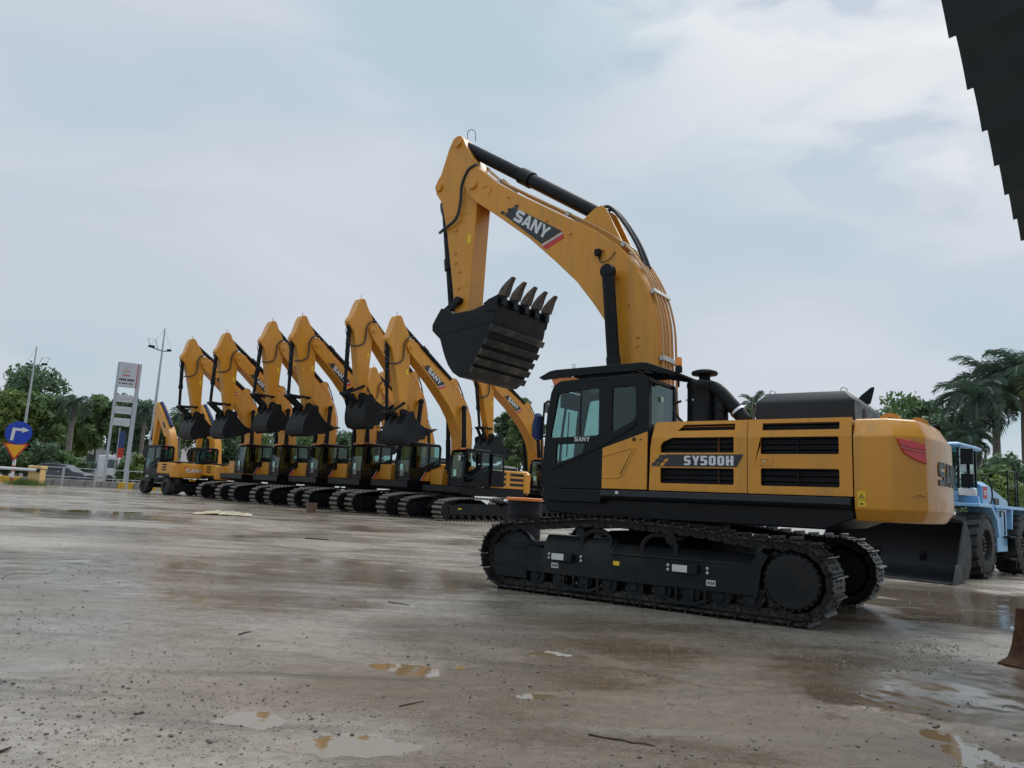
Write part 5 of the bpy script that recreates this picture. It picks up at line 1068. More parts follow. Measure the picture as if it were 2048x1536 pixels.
# ------------------------------------------------------------------ light blue wheel loader
def loader():
    hx, hy = -0.743, -0.669; loc = (11.45, 20.5)
    r = thing('wheel_loader', 'light blue wheel loader with black bucket on the ground and deep-treaded tyres', 'wheel loader', (loc[0], loc[1], gz1(*loc)), math.atan2(hy, hx), scale=1.06)
    RW = 0.80
    lug = MB().prism([(-0.10, 0.0), (0.10, 0.0), (0.075, 0.085), (-0.075, 0.085)], -0.02, 0.30)
    for x in (0.0, -3.3):
        for y in (1.10, -1.10):
            w = wheel(r, (x, y, RW), RW - 0.08, 0.60, rim='black_matte', n=36)
            for k in range(18):
                for sd in (1, -1):
                    an = 2 * math.pi * (k + (0.5 if sd < 0 else 0)) / 18; c, s = math.cos(an), math.sin(an)
                    m = MB()
                    for p in lug.v:
                        u, yy, zz = p; sweep = 0.10 * (yy / 0.30); uu = u + sweep
                        rad = RW - 0.085 - 0.03 * max(0, (yy - 0.2) / 0.1) + zz
                        m.v.append((x + rad * c - uu * s, y + sd * yy, RW + rad * s + uu * c))
                    m.f = list(lug.f); m.build('tread_lug', 'rubber', w)
            for k in range(12):
                an = 2 * math.pi * k / 12; sy = 1 if y > 0 else -1; yy = y + sy * 0.205
                MB().box(x + 0.2 * math.cos(an) - 0.015, x + 0.2 * math.cos(an) + 0.015, yy - 0.02, yy + 0.02, RW + 0.2 * math.sin(an) - 0.015, RW + 0.2 * math.sin(an) + 0.015).build('wheel_nut', 'zinc', w)
        MB().cyl((x, -0.9, RW), (x, 0.9, RW), 0.22, 14).build('axle', 'frame_black', r)
    MB().box(-1.2, 0.7, -0.45, 0.45, 0.70, 1.5).build('front_frame', 'frame_black', r, bevel=0.03)
    rf = MB().box(-4.6, -1.3, -0.55, 0.55, 0.70, 1.5).build('rear_frame', 'frame_black', r, bevel=0.03)
    # fenders, platform and tank sides
    for s in (1, -1):
        y0, y1 = sorted((s * 0.85, s * 1.42))
        MB().prism([(0.55, 1.72), (0.55, 1.80), (-0.45, 1.80), (-0.90, 1.45), (-1.0, 1.0), (-0.93, 0.98), (-0.82, 1.40), (-0.42, 1.72)], y0, y1).build('front_fender', 'blue_paint', r, bevel=0.012)
        ya, yb = sorted((s * 1.02, s * 1.30))
        MB().box(-2.10, -1.25, ya, yb, 0.62, 1.72).build('side_tank', 'blue_paint', r, bevel=0.02)
        for z, d_ in ((0.42, 0.10), (0.98, 0.05)):
            yc_, yd_ = sorted((s * 1.20, s * 1.46)); MB().box(-2.25, -1.75, yc_, yd_, z, z + 0.05).box(-2.22, -2.16, yc_, yd_, z - 0.22, z).build('step', 'black_matte', r, bevel=0.006)
        yc_, yd_ = sorted((s * 0.75, s * 1.36))
        MB().box(-4.5, -1.0, yc_, yd_, 1.72, 1.80).build('platform', 'blue_paint', r, bevel=0.012)
        MB().prism([(-4.5, 1.2), (-4.4, 1.72), (-2.45, 1.72), (-2.35, 1.2), (-2.28, 1.2), (-2.36, 1.80), (-4.5, 1.80)], yc_, yd_ + (0.004 if s > 0 else 0)).build('rear_fender', 'blue_paint', r, bevel=0.012)
        MB().tube(smoothpath([(-1.75, s * 1.34, 1.05), (-1.75, s * 1.34, 1.55), (-1.68, s * 1.34, 1.64), (-1.45, s * 1.34, 1.66), (-1.38, s * 1.34, 1.6), (-1.38, s * 1.34, 1.5)], 4), 0.018, 6).build('grab_rail', 'black_paint', r)
        for px_ in (-2.3, -3.0): MB().tube([(px_, s * 1.3, 1.80), (px_, s * 1.3, 2.75)], 0.02, 6).build('rail_post', 'black_paint', r)
        for zz in (2.35, 2.75): MB().tube([(-2.3, s * 1.3, zz), (-3.0, s * 1.3, zz)], 0.018, 6).build('rail_bar', 'black_paint', r)
        MB().tube([(-3.2, s * 1.3, 1.80), (-3.2, s * 1.3, 2.75)], 0.02, 6).build('rail_post', 'black_paint', r)
    # engine hood
    hood = MB().loft([[(x, -w, 1.78), (x, w, 1.78), (x, w, zt - 0.12), (x, w - 0.18, zt), (x, -w + 0.18, zt), (x, -w, zt - 0.12)] for x, w, zt in ((-1.95, 0.80, 2.42), (-2.5, 0.80, 2.45), (-4.5, 0.72, 2.10), (-4.8, 0.66, 1.95))]).build('engine_hood', 'blue_paint', r, bevel=0.015, smooth=20)
    for s in (1, -1):
        MB().box(-2.32, -1.98, min(s * 0.802, s * 0.81), max(s * 0.802, s * 0.81), 1.98, 2.30).build('warning_label', 'red_decal', hood)
        for k in range(2): MB().box(-2.28 + 0.0, -2.02, min(s * 0.81, s * 0.813), max(s * 0.81, s * 0.813), 2.08 + 0.07 * k, 2.12 + 0.07 * k).build('label_print', 'white_decal', hood)
        MB().box(-3.35, -2.95, min(s * 0.785, s * 0.815), max(s * 0.785, s * 0.815), 1.84, 2.02).build('model_label', 'black_decal', hood)
    # cab
    Z0, Z1 = 1.80, 3.32
    cb = MB()
    cb.box(-1.9, -0.45, -0.70, 0.70, Z0, 1.92)
    cb.box(-1.9, -1.32, -0.70, 0.70, 1.9, 2.25); cb.box(-0.52, -0.46, -0.7, 0.7, 1.9, 2.1)
    cabo = cb.build('cab', 'blue_paint', r, bevel=0.012)
    for x, y in ((-0.50, 0.67), (-0.50, -0.67), (-1.88, 0.67), (-1.88, -0.67), (-1.30, 0.68), (-1.30, -0.68)): MB().box(x - 0.026, x + 0.026, y - 0.026, y + 0.026, 1.92, Z1 - 0.07).build('pillar', 'black_paint', cabo)
    MB().loft([[(x, y, z) for x, y in ((-2.02 - i, -0.80 - i), (-0.32 + i, -0.80 - i), (-0.32 + i, 0.80 + i), (-2.02 - i, 0.80 + i))] for z, i in ((Z1 - 0.09, -0.05), (Z1 - 0.05, 0.0), (Z1, 0.0), (Z1 + 0.05, -0.12))]).build('cab_roof', 'blue_paint', cabo, bevel=0.012)
    MB().box(-0.495, -0.487, -0.62, 0.62, 2.1, Z1 - 0.1).build('windscreen', 'cab_glass', cabo)
    for s in (1, -1):
        MB().box(-1.26, -0.54, s * 0.665 - 0.004, s * 0.665 + 0.004, 1.92, Z1 - 0.1).build('door_glass', 'cab_glass', cabo)
        MB().box(-1.85, -1.34, s * 0.665 - 0.004, s * 0.665 + 0.004, 2.26, Z1 - 0.1).build('side_window', 'cab_glass', cabo)
    MB().box(-1.885, -1.877, -0.62, 0.62, 2.26, Z1 - 0.1).build('rear_window', 'cab_glass', cabo)
    MB().box(-1.55, -1.05, -0.28, 0.28, 2.05, 2.18).prism([(-1.42, 2.15), (-1.58, 2.80), (-1.66, 2.80), (-1.56, 2.1)], -0.28, 0.28).build('seat', 'seat_fabric', cabo, bevel=0.03)
    MB().tube([(-0.62, 0, 1.95), (-0.82, 0, 2.42)], 0.04, 8).tube([(-0.84 + 0.05 * math.sin(t) * 0.4, 0.2 * math.cos(t), 2.43 + 0.16 * math.sin(t)) for t in np.linspace(0, 2 * math.pi, 18)], 0.016, 6).build('steering_wheel', 'black_matte', cabo)
    for s, hh in ((1, 2.78), (1, 2.20)): MB().box(-0.30, -0.24, s * 0.80, s * 1.08, hh, hh + (0.40 if hh > 2.5 else 0.34)).tube([(-0.27, s * 0.7, hh + 0.2), (-0.27, s * 0.82, hh + 0.2)], 0.015, 6).build('mirror', 'black_matte', cabo, bevel=0.02)
    MB().box(-0.40, -0.25, 0.72, 1.12, 1.98, 2.18).build('head_lamp', 'chrome', r, bevel=0.02)
    MB().prism([(-0.40, 1.80), (-0.30, 2.0), (-0.42, 2.0), (-0.55, 1.80)], 0.70, 1.15).build('lamp_bracket', 'blue_paint', r)
    MB().tube(smoothpath([(-0.62, 1.16, 1.80), (-0.90, 1.26, 1.82), (-1.0, 1.28, 2.1), (-0.95, 1.22, 2.45), (-0.75, 1.12, 2.48)], 4), 0.018, 6).build('grab_rail', 'black_paint', r)
    # lift arms, tilt link, bucket
    for y in (0.52, -0.52): MB().prism([(-0.35, 1.95), (-0.15, 2.10), (0.75, 1.35), (1.75, 0.55), (1.68, 0.35), (1.45, 0.40), (0.55, 1.10)], y - 0.06, y + 0.06).build('lift_arm', 'black_matte', r, bevel=0.01)
    MB().tube([(0.15, 0, 1.75), (1.45, 0, 1.05)], 0.08, 10).build('tilt_cylinder', 'black_matte', r)
    BP = [(2.75, 0.02), (2.2, 0.03), (1.85, 0.12), (1.66, 0.36), (1.60, 0.70), (1.68, 1.05), (1.92, 1.35)]
    inn = offset_path(BP, -0.035)
    if inn[3][0] < BP[3][0]: inn = offset_path(BP, 0.035)
    bk = MB().prism(BP + inn[::-1], -1.50, 1.50)
    side_p = BP + [(2.05, 1.36), (2.35, 0.85), (2.62, 0.35)]
    for s in (1, -1): bk.prism(side_p, min(s * 1.50, s * 1.53), max(s * 1.50, s * 1.53))
    bo = bk.build('bucket', 'bucket_black', r, bevel=0.006, smooth=40)
    MB().box(2.55, 2.98, -1.52, 1.52, 0.0, 0.035).build('cutting_edge', 'bucket_worn', bo, bevel=0.006)
    for s in (1, -1): MB().prism([(2.98, 0.0), (2.72, 0.40), (2.60, 0.42), (2.45, 0.36), (2.5, 0.0)], min(s * 1.531, s * 1.56), max(s * 1.531, s * 1.56)).build('side_cutter', 'bucket_worn', bo, bevel=0.005)
    MB().box(1.95, 2.08, -1.48, 1.48, 1.32, 1.37).build('spill_guard', 'bucket_black', bo)
loader()
# ------------------------------------------------------------------ vegetation
def leaf_cloud(blobs, n, size, seed, droop=0.3, flat=0.0):
    """leaf-sized bent quads spread through the outer part of many small clumps"""
    rg = np.random.default_rng(seed); w = np.array([b[3] ** 2 for b in blobs]); w = w / w.sum()
    idx = rg.choice(len(blobs), n, p=w); B = np.array([b[:3] for b in blobs])[idx]; rad = np.array([b[3] for b in blobs])[idx]
    d = rg.normal(size=(n, 3)); d[:, 2] = d[:, 2] * 0.8 + 0.15; d /= np.linalg.norm(d, axis=1)[:, None]
    c = B + d * (rad * (0.45 + 0.70 * rg.random(n)))[:, None]
    nn = d + rg.normal(size=(n, 3)) * 0.7; nn /= np.linalg.norm(nn, axis=1)[:, None]
    t = np.cross(nn, rg.normal(size=(n, 3))); t /= np.linalg.norm(t, axis=1)[:, None]; t[:, 2] -= droop; t /= np.linalg.norm(t, axis=1)[:, None]
    b = np.cross(nn, t); b /= np.linalg.norm(b, axis=1)[:, None]
    s = size * (0.6 + 0.8 * rg.random(n))[:, None]
    V = np.stack([c - t * s, c + b * s * 0.45, c + t * s, c - b * s * 0.45], 1).reshape(-1, 3)
    F = np.arange(4 * n).reshape(-1, 4); return V, F
def quick(name, V, F, mat, parent):
    me = bpy.data.meshes.new(name); me.from_pydata(V.tolist() if hasattr(V, 'tolist') else V, [], F.tolist() if hasattr(F, 'tolist') else F)
    me.materials.append(MAT[mat]); o = bpy.data.objects.new(name, me); COL.objects.link(o); o.parent = parent; return o
def tree(label, base, h, crown_r, mat='leaf_dark', seed=1, n=2600, size=0.32, crown_h=None, conical=False, name='tree', cat='tree', group=None, trunk_r=0.16, low=0.3):
    rnd = random.Random(seed); r = thing(name, label, cat, base, rnd.random() * 6, group)
    ch = crown_h or h * 0.65; blobs = []
    for k in range(38):
        f = rnd.random() ** (1.25 if not conical else 1.0); z = h - ch * f * 0.95 - 0.2
        rr = crown_r * (0.15 + 0.95 * f if conical else math.sin(math.pi * min(0.97, 0.16 + 0.80 * f)) ** 0.6)
        a = rnd.random() * 2 * math.pi; q = rr * (0.35 + 0.60 * rnd.random())
        blobs.append((q * math.cos(a), q * math.sin(a), z, crown_r * (0.24 + 0.20 * rnd.random())))
    tr = MB().tube(smoothpath([(0, 0, -0.1), (0.05, 0.03, h * 0.25), (-0.06, 0.05, h * 0.5), (0.02, 0, h * 0.85)], 4), [trunk_r * (1 - 0.05 * i) for i in range(13)], 8).build('trunk', 'bark', r)
    for k in range(9):
        b = blobs[k]; z0 = h * (0.3 + 0.3 * rnd.random())
        MB().tube([(0, 0, z0), (b[0] * 0.5, b[1] * 0.5, z0 + (b[2] - z0) * 0.6), b[:3]], [trunk_r * 0.45, trunk_r * 0.28, trunk_r * 0.1], 5).build('limb', 'bark', tr)
    V, F = leaf_cloud(blobs, n, size, seed); quick('crown', V, F, mat, r); return r
def frond_geo(L, rg, up, droop, leaf, n=26):
    """rachis curve in xz plane with leaflets; returns verts and faces"""
    V = []; F = []; prev = None
    ang = up; x = z = 0.0; st = L / n; pts = []
    for i in range(n + 1):
        pts.append((x, z, ang)); x += st * math.cos(ang); z += st * math.sin(ang); ang -= droop / n * (0.5 + 1.2 * i / n)
    for i in range(n):
        (x0, z0, a0), (x1, z1, a1) = pts[i], pts[i + 1]; w = 0.03 * (1 - i / n) + 0.008; o = len(V)
        V += [(x0, -w, z0), (x0, w, z0), (x1, w * 0.9, z1), (x1, -w * 0.9, z1)]; F.append((o, o + 1, o + 2, o + 3))
        if i > 2:
            ll = leaf * (0.35 + 0.65 * math.sin(math.pi * min(1, 0.12 + 0.86 * i / n)))
            for s in (1, -1):
                for half in (0, 0.5):
                    xa, za = x0 + (x1 - x0) * half, z0 + (z1 - z0) * half
                    sw = 0.55 + rg.random() * 0.25; dz = 0.05 - 0.55 * rg.random(); tx = xa + ll * sw * math.cos(a0) * 0.8; ty = s * ll * 0.80; tz = za + ll * (sw * math.sin(a0) * 0.6 + dz)
                    o = len(V); lw = 0.024
                    V += [(xa - lw * math.cos(a0), 0, za - lw * math.sin(a0)), (xa + lw * math.cos(a0), 0, za + lw * math.sin(a0)), ((xa + tx) / 2 + lw * 1.2, ty * 0.55, (za + tz) / 2 + 0.06 * ll), (tx, ty, tz)]
                    F.append((o, o + 1, o + 2, o + 3))
    return V, F
def palm(label, base, h, L, seed, nfr=22, mat='leaf_palm', leaf=0.55, trunk_r=0.17, up0=70, lo=-35, droop=95, royal=True, group=None, shaft=True, olive=0):
    rg = random.Random(seed); r = thing('palm_tree', label, 'palm tree', base, 0.0, group)
    prof = [(0, 0, -0.1), (0.02, 0.0, h * 0.3), (-0.03, 0.02, h * 0.6), (0, 0, h)]
    MB().tube(smoothpath(prof, 6), [trunk_r * (1.15 - 0.35 * i / 18 + (0.12 * math.sin(i / 18 * math.pi))) for i in range(19)], 12).build('trunk', 'palm_bark', r)
    if shaft: MB().tube([(0, 0, h - 0.2), (0, 0, h + 0.5), (0, 0, h + 1.0)], [trunk_r * 0.8, trunk_r * 0.85, trunk_r * 0.3], 10).build('crown_shaft', 'leaf_mid', r)
    top = h + (0.8 if shaft else 0.0)
    for k in range(nfr):
        a = k * 2.39996 + rg.random() * 0.4; f = k / nfr; up = R(up0 + (lo - up0) * f + rg.uniform(-8, 8))
        V, F = frond_geo(L * rg.uniform(0.85, 1.05), rg, up, R(droop * rg.uniform(0.8, 1.15)), leaf)
        ca, sa = math.cos(a), math.sin(a); tw = rg.uniform(-0.4, 0.4); ct, s_t = math.cos(tw), math.sin(tw)
        V = [(x * ca - (y * ct - z * 0 * s_t) * sa, x * sa + y * ct * ca, top + z + y * s_t) for x, y, z in V]
        quick('frond', V, F, 'leaf_palm_olive' if k >= nfr - olive else mat, r)
    return r
def gpt(px, depth):
    p = pt(px, 900, depth); p2 = pt(px, 1000, depth); t = (0 - p.z) / (p2.z - p.z); q = p.lerp(p2, t); return (q.x, q.y, 0.0)
def hgt(px, py, depth): return pt(px, py, depth).z
GT = 'trees beyond the yard fence'
def T(px, py_top, D, rpx, label, **kw):
    h = hgt(px, py_top, D); tree(label, gpt(px, D), h, rpx / F_PX * D, group=kw.pop('group', GT), **kw)
T(52, 752, 98, 80, 'tall dark green spreading tree behind the small lamp mast', seed=11, n=8000, size=0.36, crown_h=11.0, mat='leaf_dark', trunk_r=0.3)
T(12, 790, 84, 40, 'yellowish green bushy tree behind the blue arrow sign', seed=12, n=3600, size=0.34, mat='leaf_yellow')
T(80, 790, 86, 38, 'mid green bushy tree between the arrow sign and the date palm', seed=13, n=3200, size=0.34, mat='leaf_mid')
T(182, 792, 92, 34, 'rounded mid green tree just beside the sign pylon', seed=14, n=3400, size=0.34, mat='leaf_mid')
T(232, 800, 104, 36, 'dark green tree seen through the sign pylon', seed=15, n=2600, size=0.36, mat='leaf_dark')
T(150, 815, 94, 40, 'mid green tree between the date palm and the sign pylon', seed=18, n=3000, size=0.34, mat='leaf_yellow')
T(112, 800, 100, 40, 'dark tree behind the date palm', seed=19, n=3000, size=0.34, mat='leaf_dark')
T(270, 808, 96, 30, 'dark tree behind the tall lamp mast', seed=16, n=2600, size=0.34, mat='leaf_dark')
T(335, 830, 100, 36, 'mid green tree behind the wheeled excavators', seed=17, n=2600, size=0.34, mat='leaf_mid')
for k, (px, top, D, rp, mt) in enumerate([(395, 850, 104, 34, 'leaf_mid'), (445, 862, 110, 36, 'leaf_dark'), (500, 868, 106, 36, 'leaf_mid'), (560, 838, 112, 34, 'leaf_dark'), (620, 864, 104, 40, 'leaf_mid'), (680, 868, 108, 34, 'leaf_dark'), (716, 858, 100, 24, 'leaf_mid')]):
    T(px, top, D, rp, ['green tree behind the lettered wheeled excavator counterweight', 'dark tree behind the half hidden wheeled excavator', 'green tree behind the end excavator of the row', 'dark tree behind the second row excavator from the wheeled ones', 'green tree behind the third row excavator from the wheeled ones', 'dark tree behind the row excavator with the clay pot', 'slim green tree behind the highest raised arm'][k], seed=30 + k, n=2000, size=0.36, mat=mt, group='low trees behind the parked row')
T(1034, 800, 74, 30, 'tall pointed green tree between the parked excavators and the largest excavator', seed=41, n=4200, size=0.30, mat='leaf_mid', conical=True)
T(1004, 826, 78, 24, 'shorter rounded tree beside the pointed tree behind the parked row', seed=42, n=2400, size=0.30, mat='leaf_dark')
T(1060, 850, 80, 26, 'bushy dark tree showing beside the mirror of the largest excavator', seed=43, n=2400, size=0.30, mat='leaf_dark')
T(1508, 815, 62, 26, 'small tree behind the air cleaner of the largest excavator', seed=44, n=1800, size=0.26, mat='leaf_mid')
T(1796, 800, 64, 62, 'leafy tree behind the counterweight lifting lugs', seed=45, n=3000, size=0.28, mat='leaf_mid')
T(1846, 808, 70, 52, 'dark leafy tree between the counterweight and the royal palms', seed=46, n=2400, size=0.28, mat='leaf_dark')
T(1884, 838, 60, 48, 'low dark tree behind the blue loader cab', seed=47, n=2200, size=0.26, mat='leaf_dark')
# palms
def PALM(px, py_top, D, Lpx, label, seed, **kw): palm(label, gpt(px, D), hgt(px, py_top, D), Lpx / F_PX * D, seed, **kw)
PALM(128, 806, 82, 46, 'date palm with drooping fronds standing left of the sign pylon', 51, shaft=False, nfr=30, droop=120, trunk_r=0.26, leaf=0.5)
PALM(274, 818, 92, 34, 'date palm standing behind the tall lamp mast', 52, shaft=False, nfr=26, droop=110, trunk_r=0.24, leaf=0.5)
PALM(348, 826, 96, 32, 'pale palm behind the folded boom of the wheeled excavator', 53, shaft=False, nfr=22, droop=80, leaf=0.5)
PALM(1506, 808, 58, 42, 'small palm behind the air cleaner of the largest excavator', 54, nfr=16, droop=70, leaf=0.4, trunk_r=0.12, shaft=False)
PALM(2002, 792, 46, 104, 'royal palm with a bare grey trunk rising beside the loader cab', 55, nfr=26, droop=92, leaf=0.95, trunk_r=0.22, olive=3)
PALM(1962, 822, 44, 96, 'royal palm with dense dark fronds directly behind the loader cab', 56, nfr=28, droop=100, leaf=0.95, trunk_r=0.24, lo=-50)
PALM(2062, 770, 44, 100, 'royal palm at the picture edge with olive drooping fronds', 57, nfr=26, droop=92, leaf=0.95, trunk_r=0.22, olive=8)
PALM(1940, 880, 43, 60, 'short dark palm behind the loader cab roof', 58, nfr=24, droop=120, leaf=0.6, trunk_r=0.16, shaft=False)
# shrubs
def shrub(label, px, D, hpx, rpx, seed, mat, n=900, size=0.2, group=None, name='shrub'):
    h = hpx / F_PX * D; rr = rpx / F_PX * D; rnd = random.Random(seed); r = thing(name, label, 'shrub', gpt(px, D), 0, group)
    blobs = [(rnd.uniform(-1, 1) * rr * 0.7, rnd.uniform(-1, 1) * rr * 0.7, h * rnd.uniform(0.25, 0.85), min(h * 0.3, rr * 0.4) * rnd.uniform(0.7, 1.2)) for _ in range(14)]
    for k in range(5): MB().tube([(0, 0, 0), blobs[k][:3]], [0.03, 0.012], 5).build('stem', 'bark', r)
    V, F = leaf_cloud(blobs, n, size, seed); V[:, 2] = np.maximum(V[:, 2], 0.02); quick('foliage', V, F, mat, r); return r
GS = 'shrubs along the road fence'
for k, (px, D, hp, rp, mt) in enumerate([(8, 72, 70, 26, 'leaf_dark'), (48, 73, 64, 26, 'leaf_mid'), (88, 72, 80, 30, 'leaf_dark'), (128, 73, 60, 28, 'leaf_mid'), (160, 74, 40, 22, 'leaf_dark'), (250, 71, 52, 22, 'leaf_mid'), (272, 70, 66, 20, 'leaf_yellow'), (300, 72, 60, 22, 'leaf_dark')]):
    shrub(['dark shrub behind the pipe barrier', 'mid green shrub behind the yellow triangle sign', 'tall dark shrub behind the rear of the grey car', 'green shrub behind the bonnet of the grey car', 'low dark shrub between the grey car and the pylon', 'green shrub between the pylon legs and the lamp mast', 'pale yellowish shrub at the foot of the lamp mast', 'dark shrub behind the cab of the lettered wheeled excavator'][k], px, D, hp, rp, 60 + k, mt, n=1100, size=0.24, group=GS)
GH = 'hedge bushes behind the loader'
for k, (px, D, hp, rp, mt) in enumerate([(1985, 34, 178, 46, 'leaf_mid'), (2016, 31, 165, 46, 'leaf_yellow'), (2046, 35, 205, 56, 'leaf_dark'), (2085, 33, 200, 50, 'leaf_mid'), (1930, 36, 140, 46, 'leaf_dark')]):
    shrub(['mid green bush behind the loader cab door', 'yellowish green bush behind the loader hood', 'dark green bush behind the loader handrail', 'mid green bush behind the loader tail', 'dark low bush behind the loader bucket'][k], px, D, hp, rp, 80 + k, mt, n=3600, size=0.13, group=GH)

# ------------------------------------------------------------------ road side on the left
def line_pt(px, D): p = gpt(px, D); return Vector(p)
KA, KB = line_pt(-60, 60), line_pt(330, 61)
kd = (KB - KA); klen = kd.length; kd.normalize(); kn = Vector((-kd.y, kd.x, 0))
kz = R(0) + math.atan2(kd.y, kd.x)
wall = thing('kerb_wall', 'low concrete kerb wall with some yellow painted blocks along the road', 'wall', tuple(KA), kz)
nb = 12; bl = klen / nb
for k in range(nb):
    MB().box(k * bl + 0.02, (k + 1) * bl - 0.02, 0.0, 0.45, -0.1, 0.50).build('kerb_block', 'kerb_yellow' if k in (1, 2, 9, 11) else 'concrete', wall, bevel=0.03)
fence = thing('rail_fence', 'grey metal rail fence with thin posts in front of the kerb wall', 'fence', tuple(KA - kn * 1.6), kz)
x0f = 5.4
npost = 6
for k in range(npost):
    x = x0f + k * 2.45; MB().box(x - 0.07, x + 0.07, -0.05, 0.05, 0.0, 1.5).build('post', 'galvanized', fence)
for z in (1.42, 0.72): MB().tube([(x0f, 0.0, z), (x0f + (npost - 1) * 2.45, 0.0, z)], 0.03, 6).build('rail', 'galvanized', fence)
# yellow post with barrier pipe
yp = gpt(71, 56)
post = thing('barrier_post', 'short yellow concrete post holding the end of a white pipe barrier', 'post', yp, kz)
MB().loft([[(-a, -a, z), (a, -a, z), (a, a, z), (-a, a, z)] for z, a in ((-0.1, 0.42), (1.20, 0.40), (1.24, 0.47), (1.42, 0.47), (1.46, 0.43))]).build('shaft', 'post_yellow', post, bevel=0.02)
bar = thing('pipe_barrier', 'white horizontal pipe barrier resting in the yellow post', 'barrier', (yp[0], yp[1] - 0.5, 0), kz)
MB().tube([(0.25, 0, 1.12), (-6.5, 0, 1.20)], 0.11, 10).build('pipe', 'white_paint', bar)
MB().tube([(0.42, 0, 1.115), (0.25, 0, 1.12)], 0.13, 10).build('end_cap', 'black_matte', bar)
MB().box(-6.6, -6.4, -0.1, 0.1, 0, 1.3).build('support', 'galvanized', bar)
gp = gpt(52, 55.5); rg_ = np.random.default_rng(5); nG = 900
gc = np.stack([gp[0] + rg_.normal(0, 0.6, nG), gp[1] + rg_.normal(0, 0.35, nG), np.zeros(nG)], 1); gh = 0.25 + 0.35 * rg_.random(nG); ga = rg_.random(nG) * 6.28; lean = rg_.normal(0, 0.15, (nG, 2))
GV = np.stack([gc + np.stack([0.02 * np.cos(ga), 0.02 * np.sin(ga), 0 * ga], 1), gc - np.stack([0.02 * np.cos(ga), 0.02 * np.sin(ga), 0 * ga], 1), gc + np.stack([lean[:, 0], lean[:, 1], gh], 1)], 1).reshape(-1, 3)
tag(quick('grass_tuft', GV, np.arange(3 * nG).reshape(-1, 3), 'grass_green', None), 'green grass tuft growing at the foot of the yellow post', 'grass', kind='stuff')
# traffic sign: blue disc with white bent arrow above a yellow triangle on a striped pole
sp_ = gpt(22, 57); TS = thing('traffic_sign', 'blue round arrow sign above a yellow inverted triangle on a red and white pole', 'traffic sign', sp_, math.atan2(sp_[1], sp_[0]) - math.pi / 2 + 0.0)
k_ = 57 / F_PX
zc_ = hgt(35, 866, 57); off = 0.18
ztop = zc_
cols = ['sign_red', 'white_decal'] * 3
segs = np.linspace(0.0, zc_ - 2.0, 5)
for i in range(4): MB().tube([(0, 0, segs[i]), (0, 0, segs[i + 1])], 0.11, 10).build('pole_band', cols[i], TS)
MB().tube([(0, 0, segs[-1]), (0, 0, zc_ + 0.5)], 0.09, 10).build('pole', 'galvanized', TS)
rd = 0.88
disc = MB().lathe([(0, -0.12), (rd, -0.12), (rd, -0.16), (0, -0.16)], (0, 0, zc_), 'y', 40).build('round_plate', 'sign_blue', TS)
MB().flat([[(-0.52, -0.62), (-0.30, -0.62), (-0.22, 0.18), (0.22, 0.16), (0.22, 0.04), (0.70, 0.26), (0.24, 0.50), (0.23, 0.38), (-0.44, 0.40)]], 0.02, lambda u, v, w: (u * 0.95, -0.165 - w, zc_ + v * 0.95)).build('arrow', 'white_decal', disc)
tri = MB().flat([[(-0.90, 0), (0.78, 0), (-0.06, -1.35)]], 0.04, lambda u, v, w: (u, -0.12 - w, zc_ - rd + 0.10 + v)).build('triangle_border', 'sign_red', TS)
MB().flat([[(-0.70, -0.11), (0.58, -0.11), (-0.06, -1.13)]], 0.02, lambda u, v, w: (u, -0.165 - w, zc_ - rd + 0.10 + v)).build('triangle_face', 'sign_yellow', tri)
# sign pylon
DP = 64
pb = gpt(212, DP); HP = hgt(246, 725, DP); kp = DP / F_PX
py_ = thing('sign_pylon', 'tall grey sign pylon with a logo panel and three name boards between two legs', 'sign', (pb[0] + 0.65, pb[1], 0), math.atan2(pb[1], pb[0]) - math.pi / 2)
WP = 0.80
for s in (1, -1): MB().box(s * WP - (0.11 if s < 0 else 0.17), s * WP + (0.11 if s < 0 else 0.17), -0.14, 0.14, -0.1, HP - 0.02).build('leg', 'sign_grey', py_, bevel=0.02)
head = MB().box(-WP + 0.06, WP - 0.16, -0.20, 0.20, HP - 2.15, HP).build('logo_panel', 'pylon_panel', py_, bevel=0.02)
MB().box(WP - 0.155, WP - 0.10, -0.19, 0.19, HP - 2.12, HP - 0.03).build('red_edge', 'red_decal', head)
ring = arc(-0.15, HP - 0.62, 0.30, 0, 360, 28)[:-1]; ring2 = arc(-0.15, HP - 0.62, 0.25, 0, 360, 28)[:-1]
mf = lambda u, v, w: (u, -0.203 - w, v)
MB().flat([ring, ring2], 0.01, mf).build('logo_ring', 'grey_decal', head)
MB().flat([[(-0.15, HP - 0.36), (-0.05, HP - 0.62), (-0.15, HP - 0.70), (-0.25, HP - 0.62)]], 0.01, mf).build('logo_flame', 'grey_decal', head)
for s in (1, -1): MB().flat([[(-0.15 + s * 0.08, HP - 0.84), (-0.15 + s * 0.22, HP - 0.76), (-0.15 + s * 0.05, HP - 0.70)]], 0.01, mf).build('logo_flame', 'red_decal', head)
lettering('logo_letters', 'SANY', 'red_decal', head, lambda u, v, w: (-0.42 + u, -0.203 - w, HP - 1.22 + v), 0.14, t=0.01)
rs_ = random.Random(4); x = -0.66
for nm, zz, hh, xe in (('name_print', HP - 1.62, 0.18, 0.46), ('name_print', HP - 1.90, 0.10, 0.34)):
    x = -0.66
    while x < xe:
        w_ = rs_.uniform(0.08, 0.15); MB().box(x, x + w_, -0.212, -0.202, zz, zz + hh).build(nm, 'black_decal', head); x += w_ + (0.03 if rs_.random() < 0.75 else 0.10)
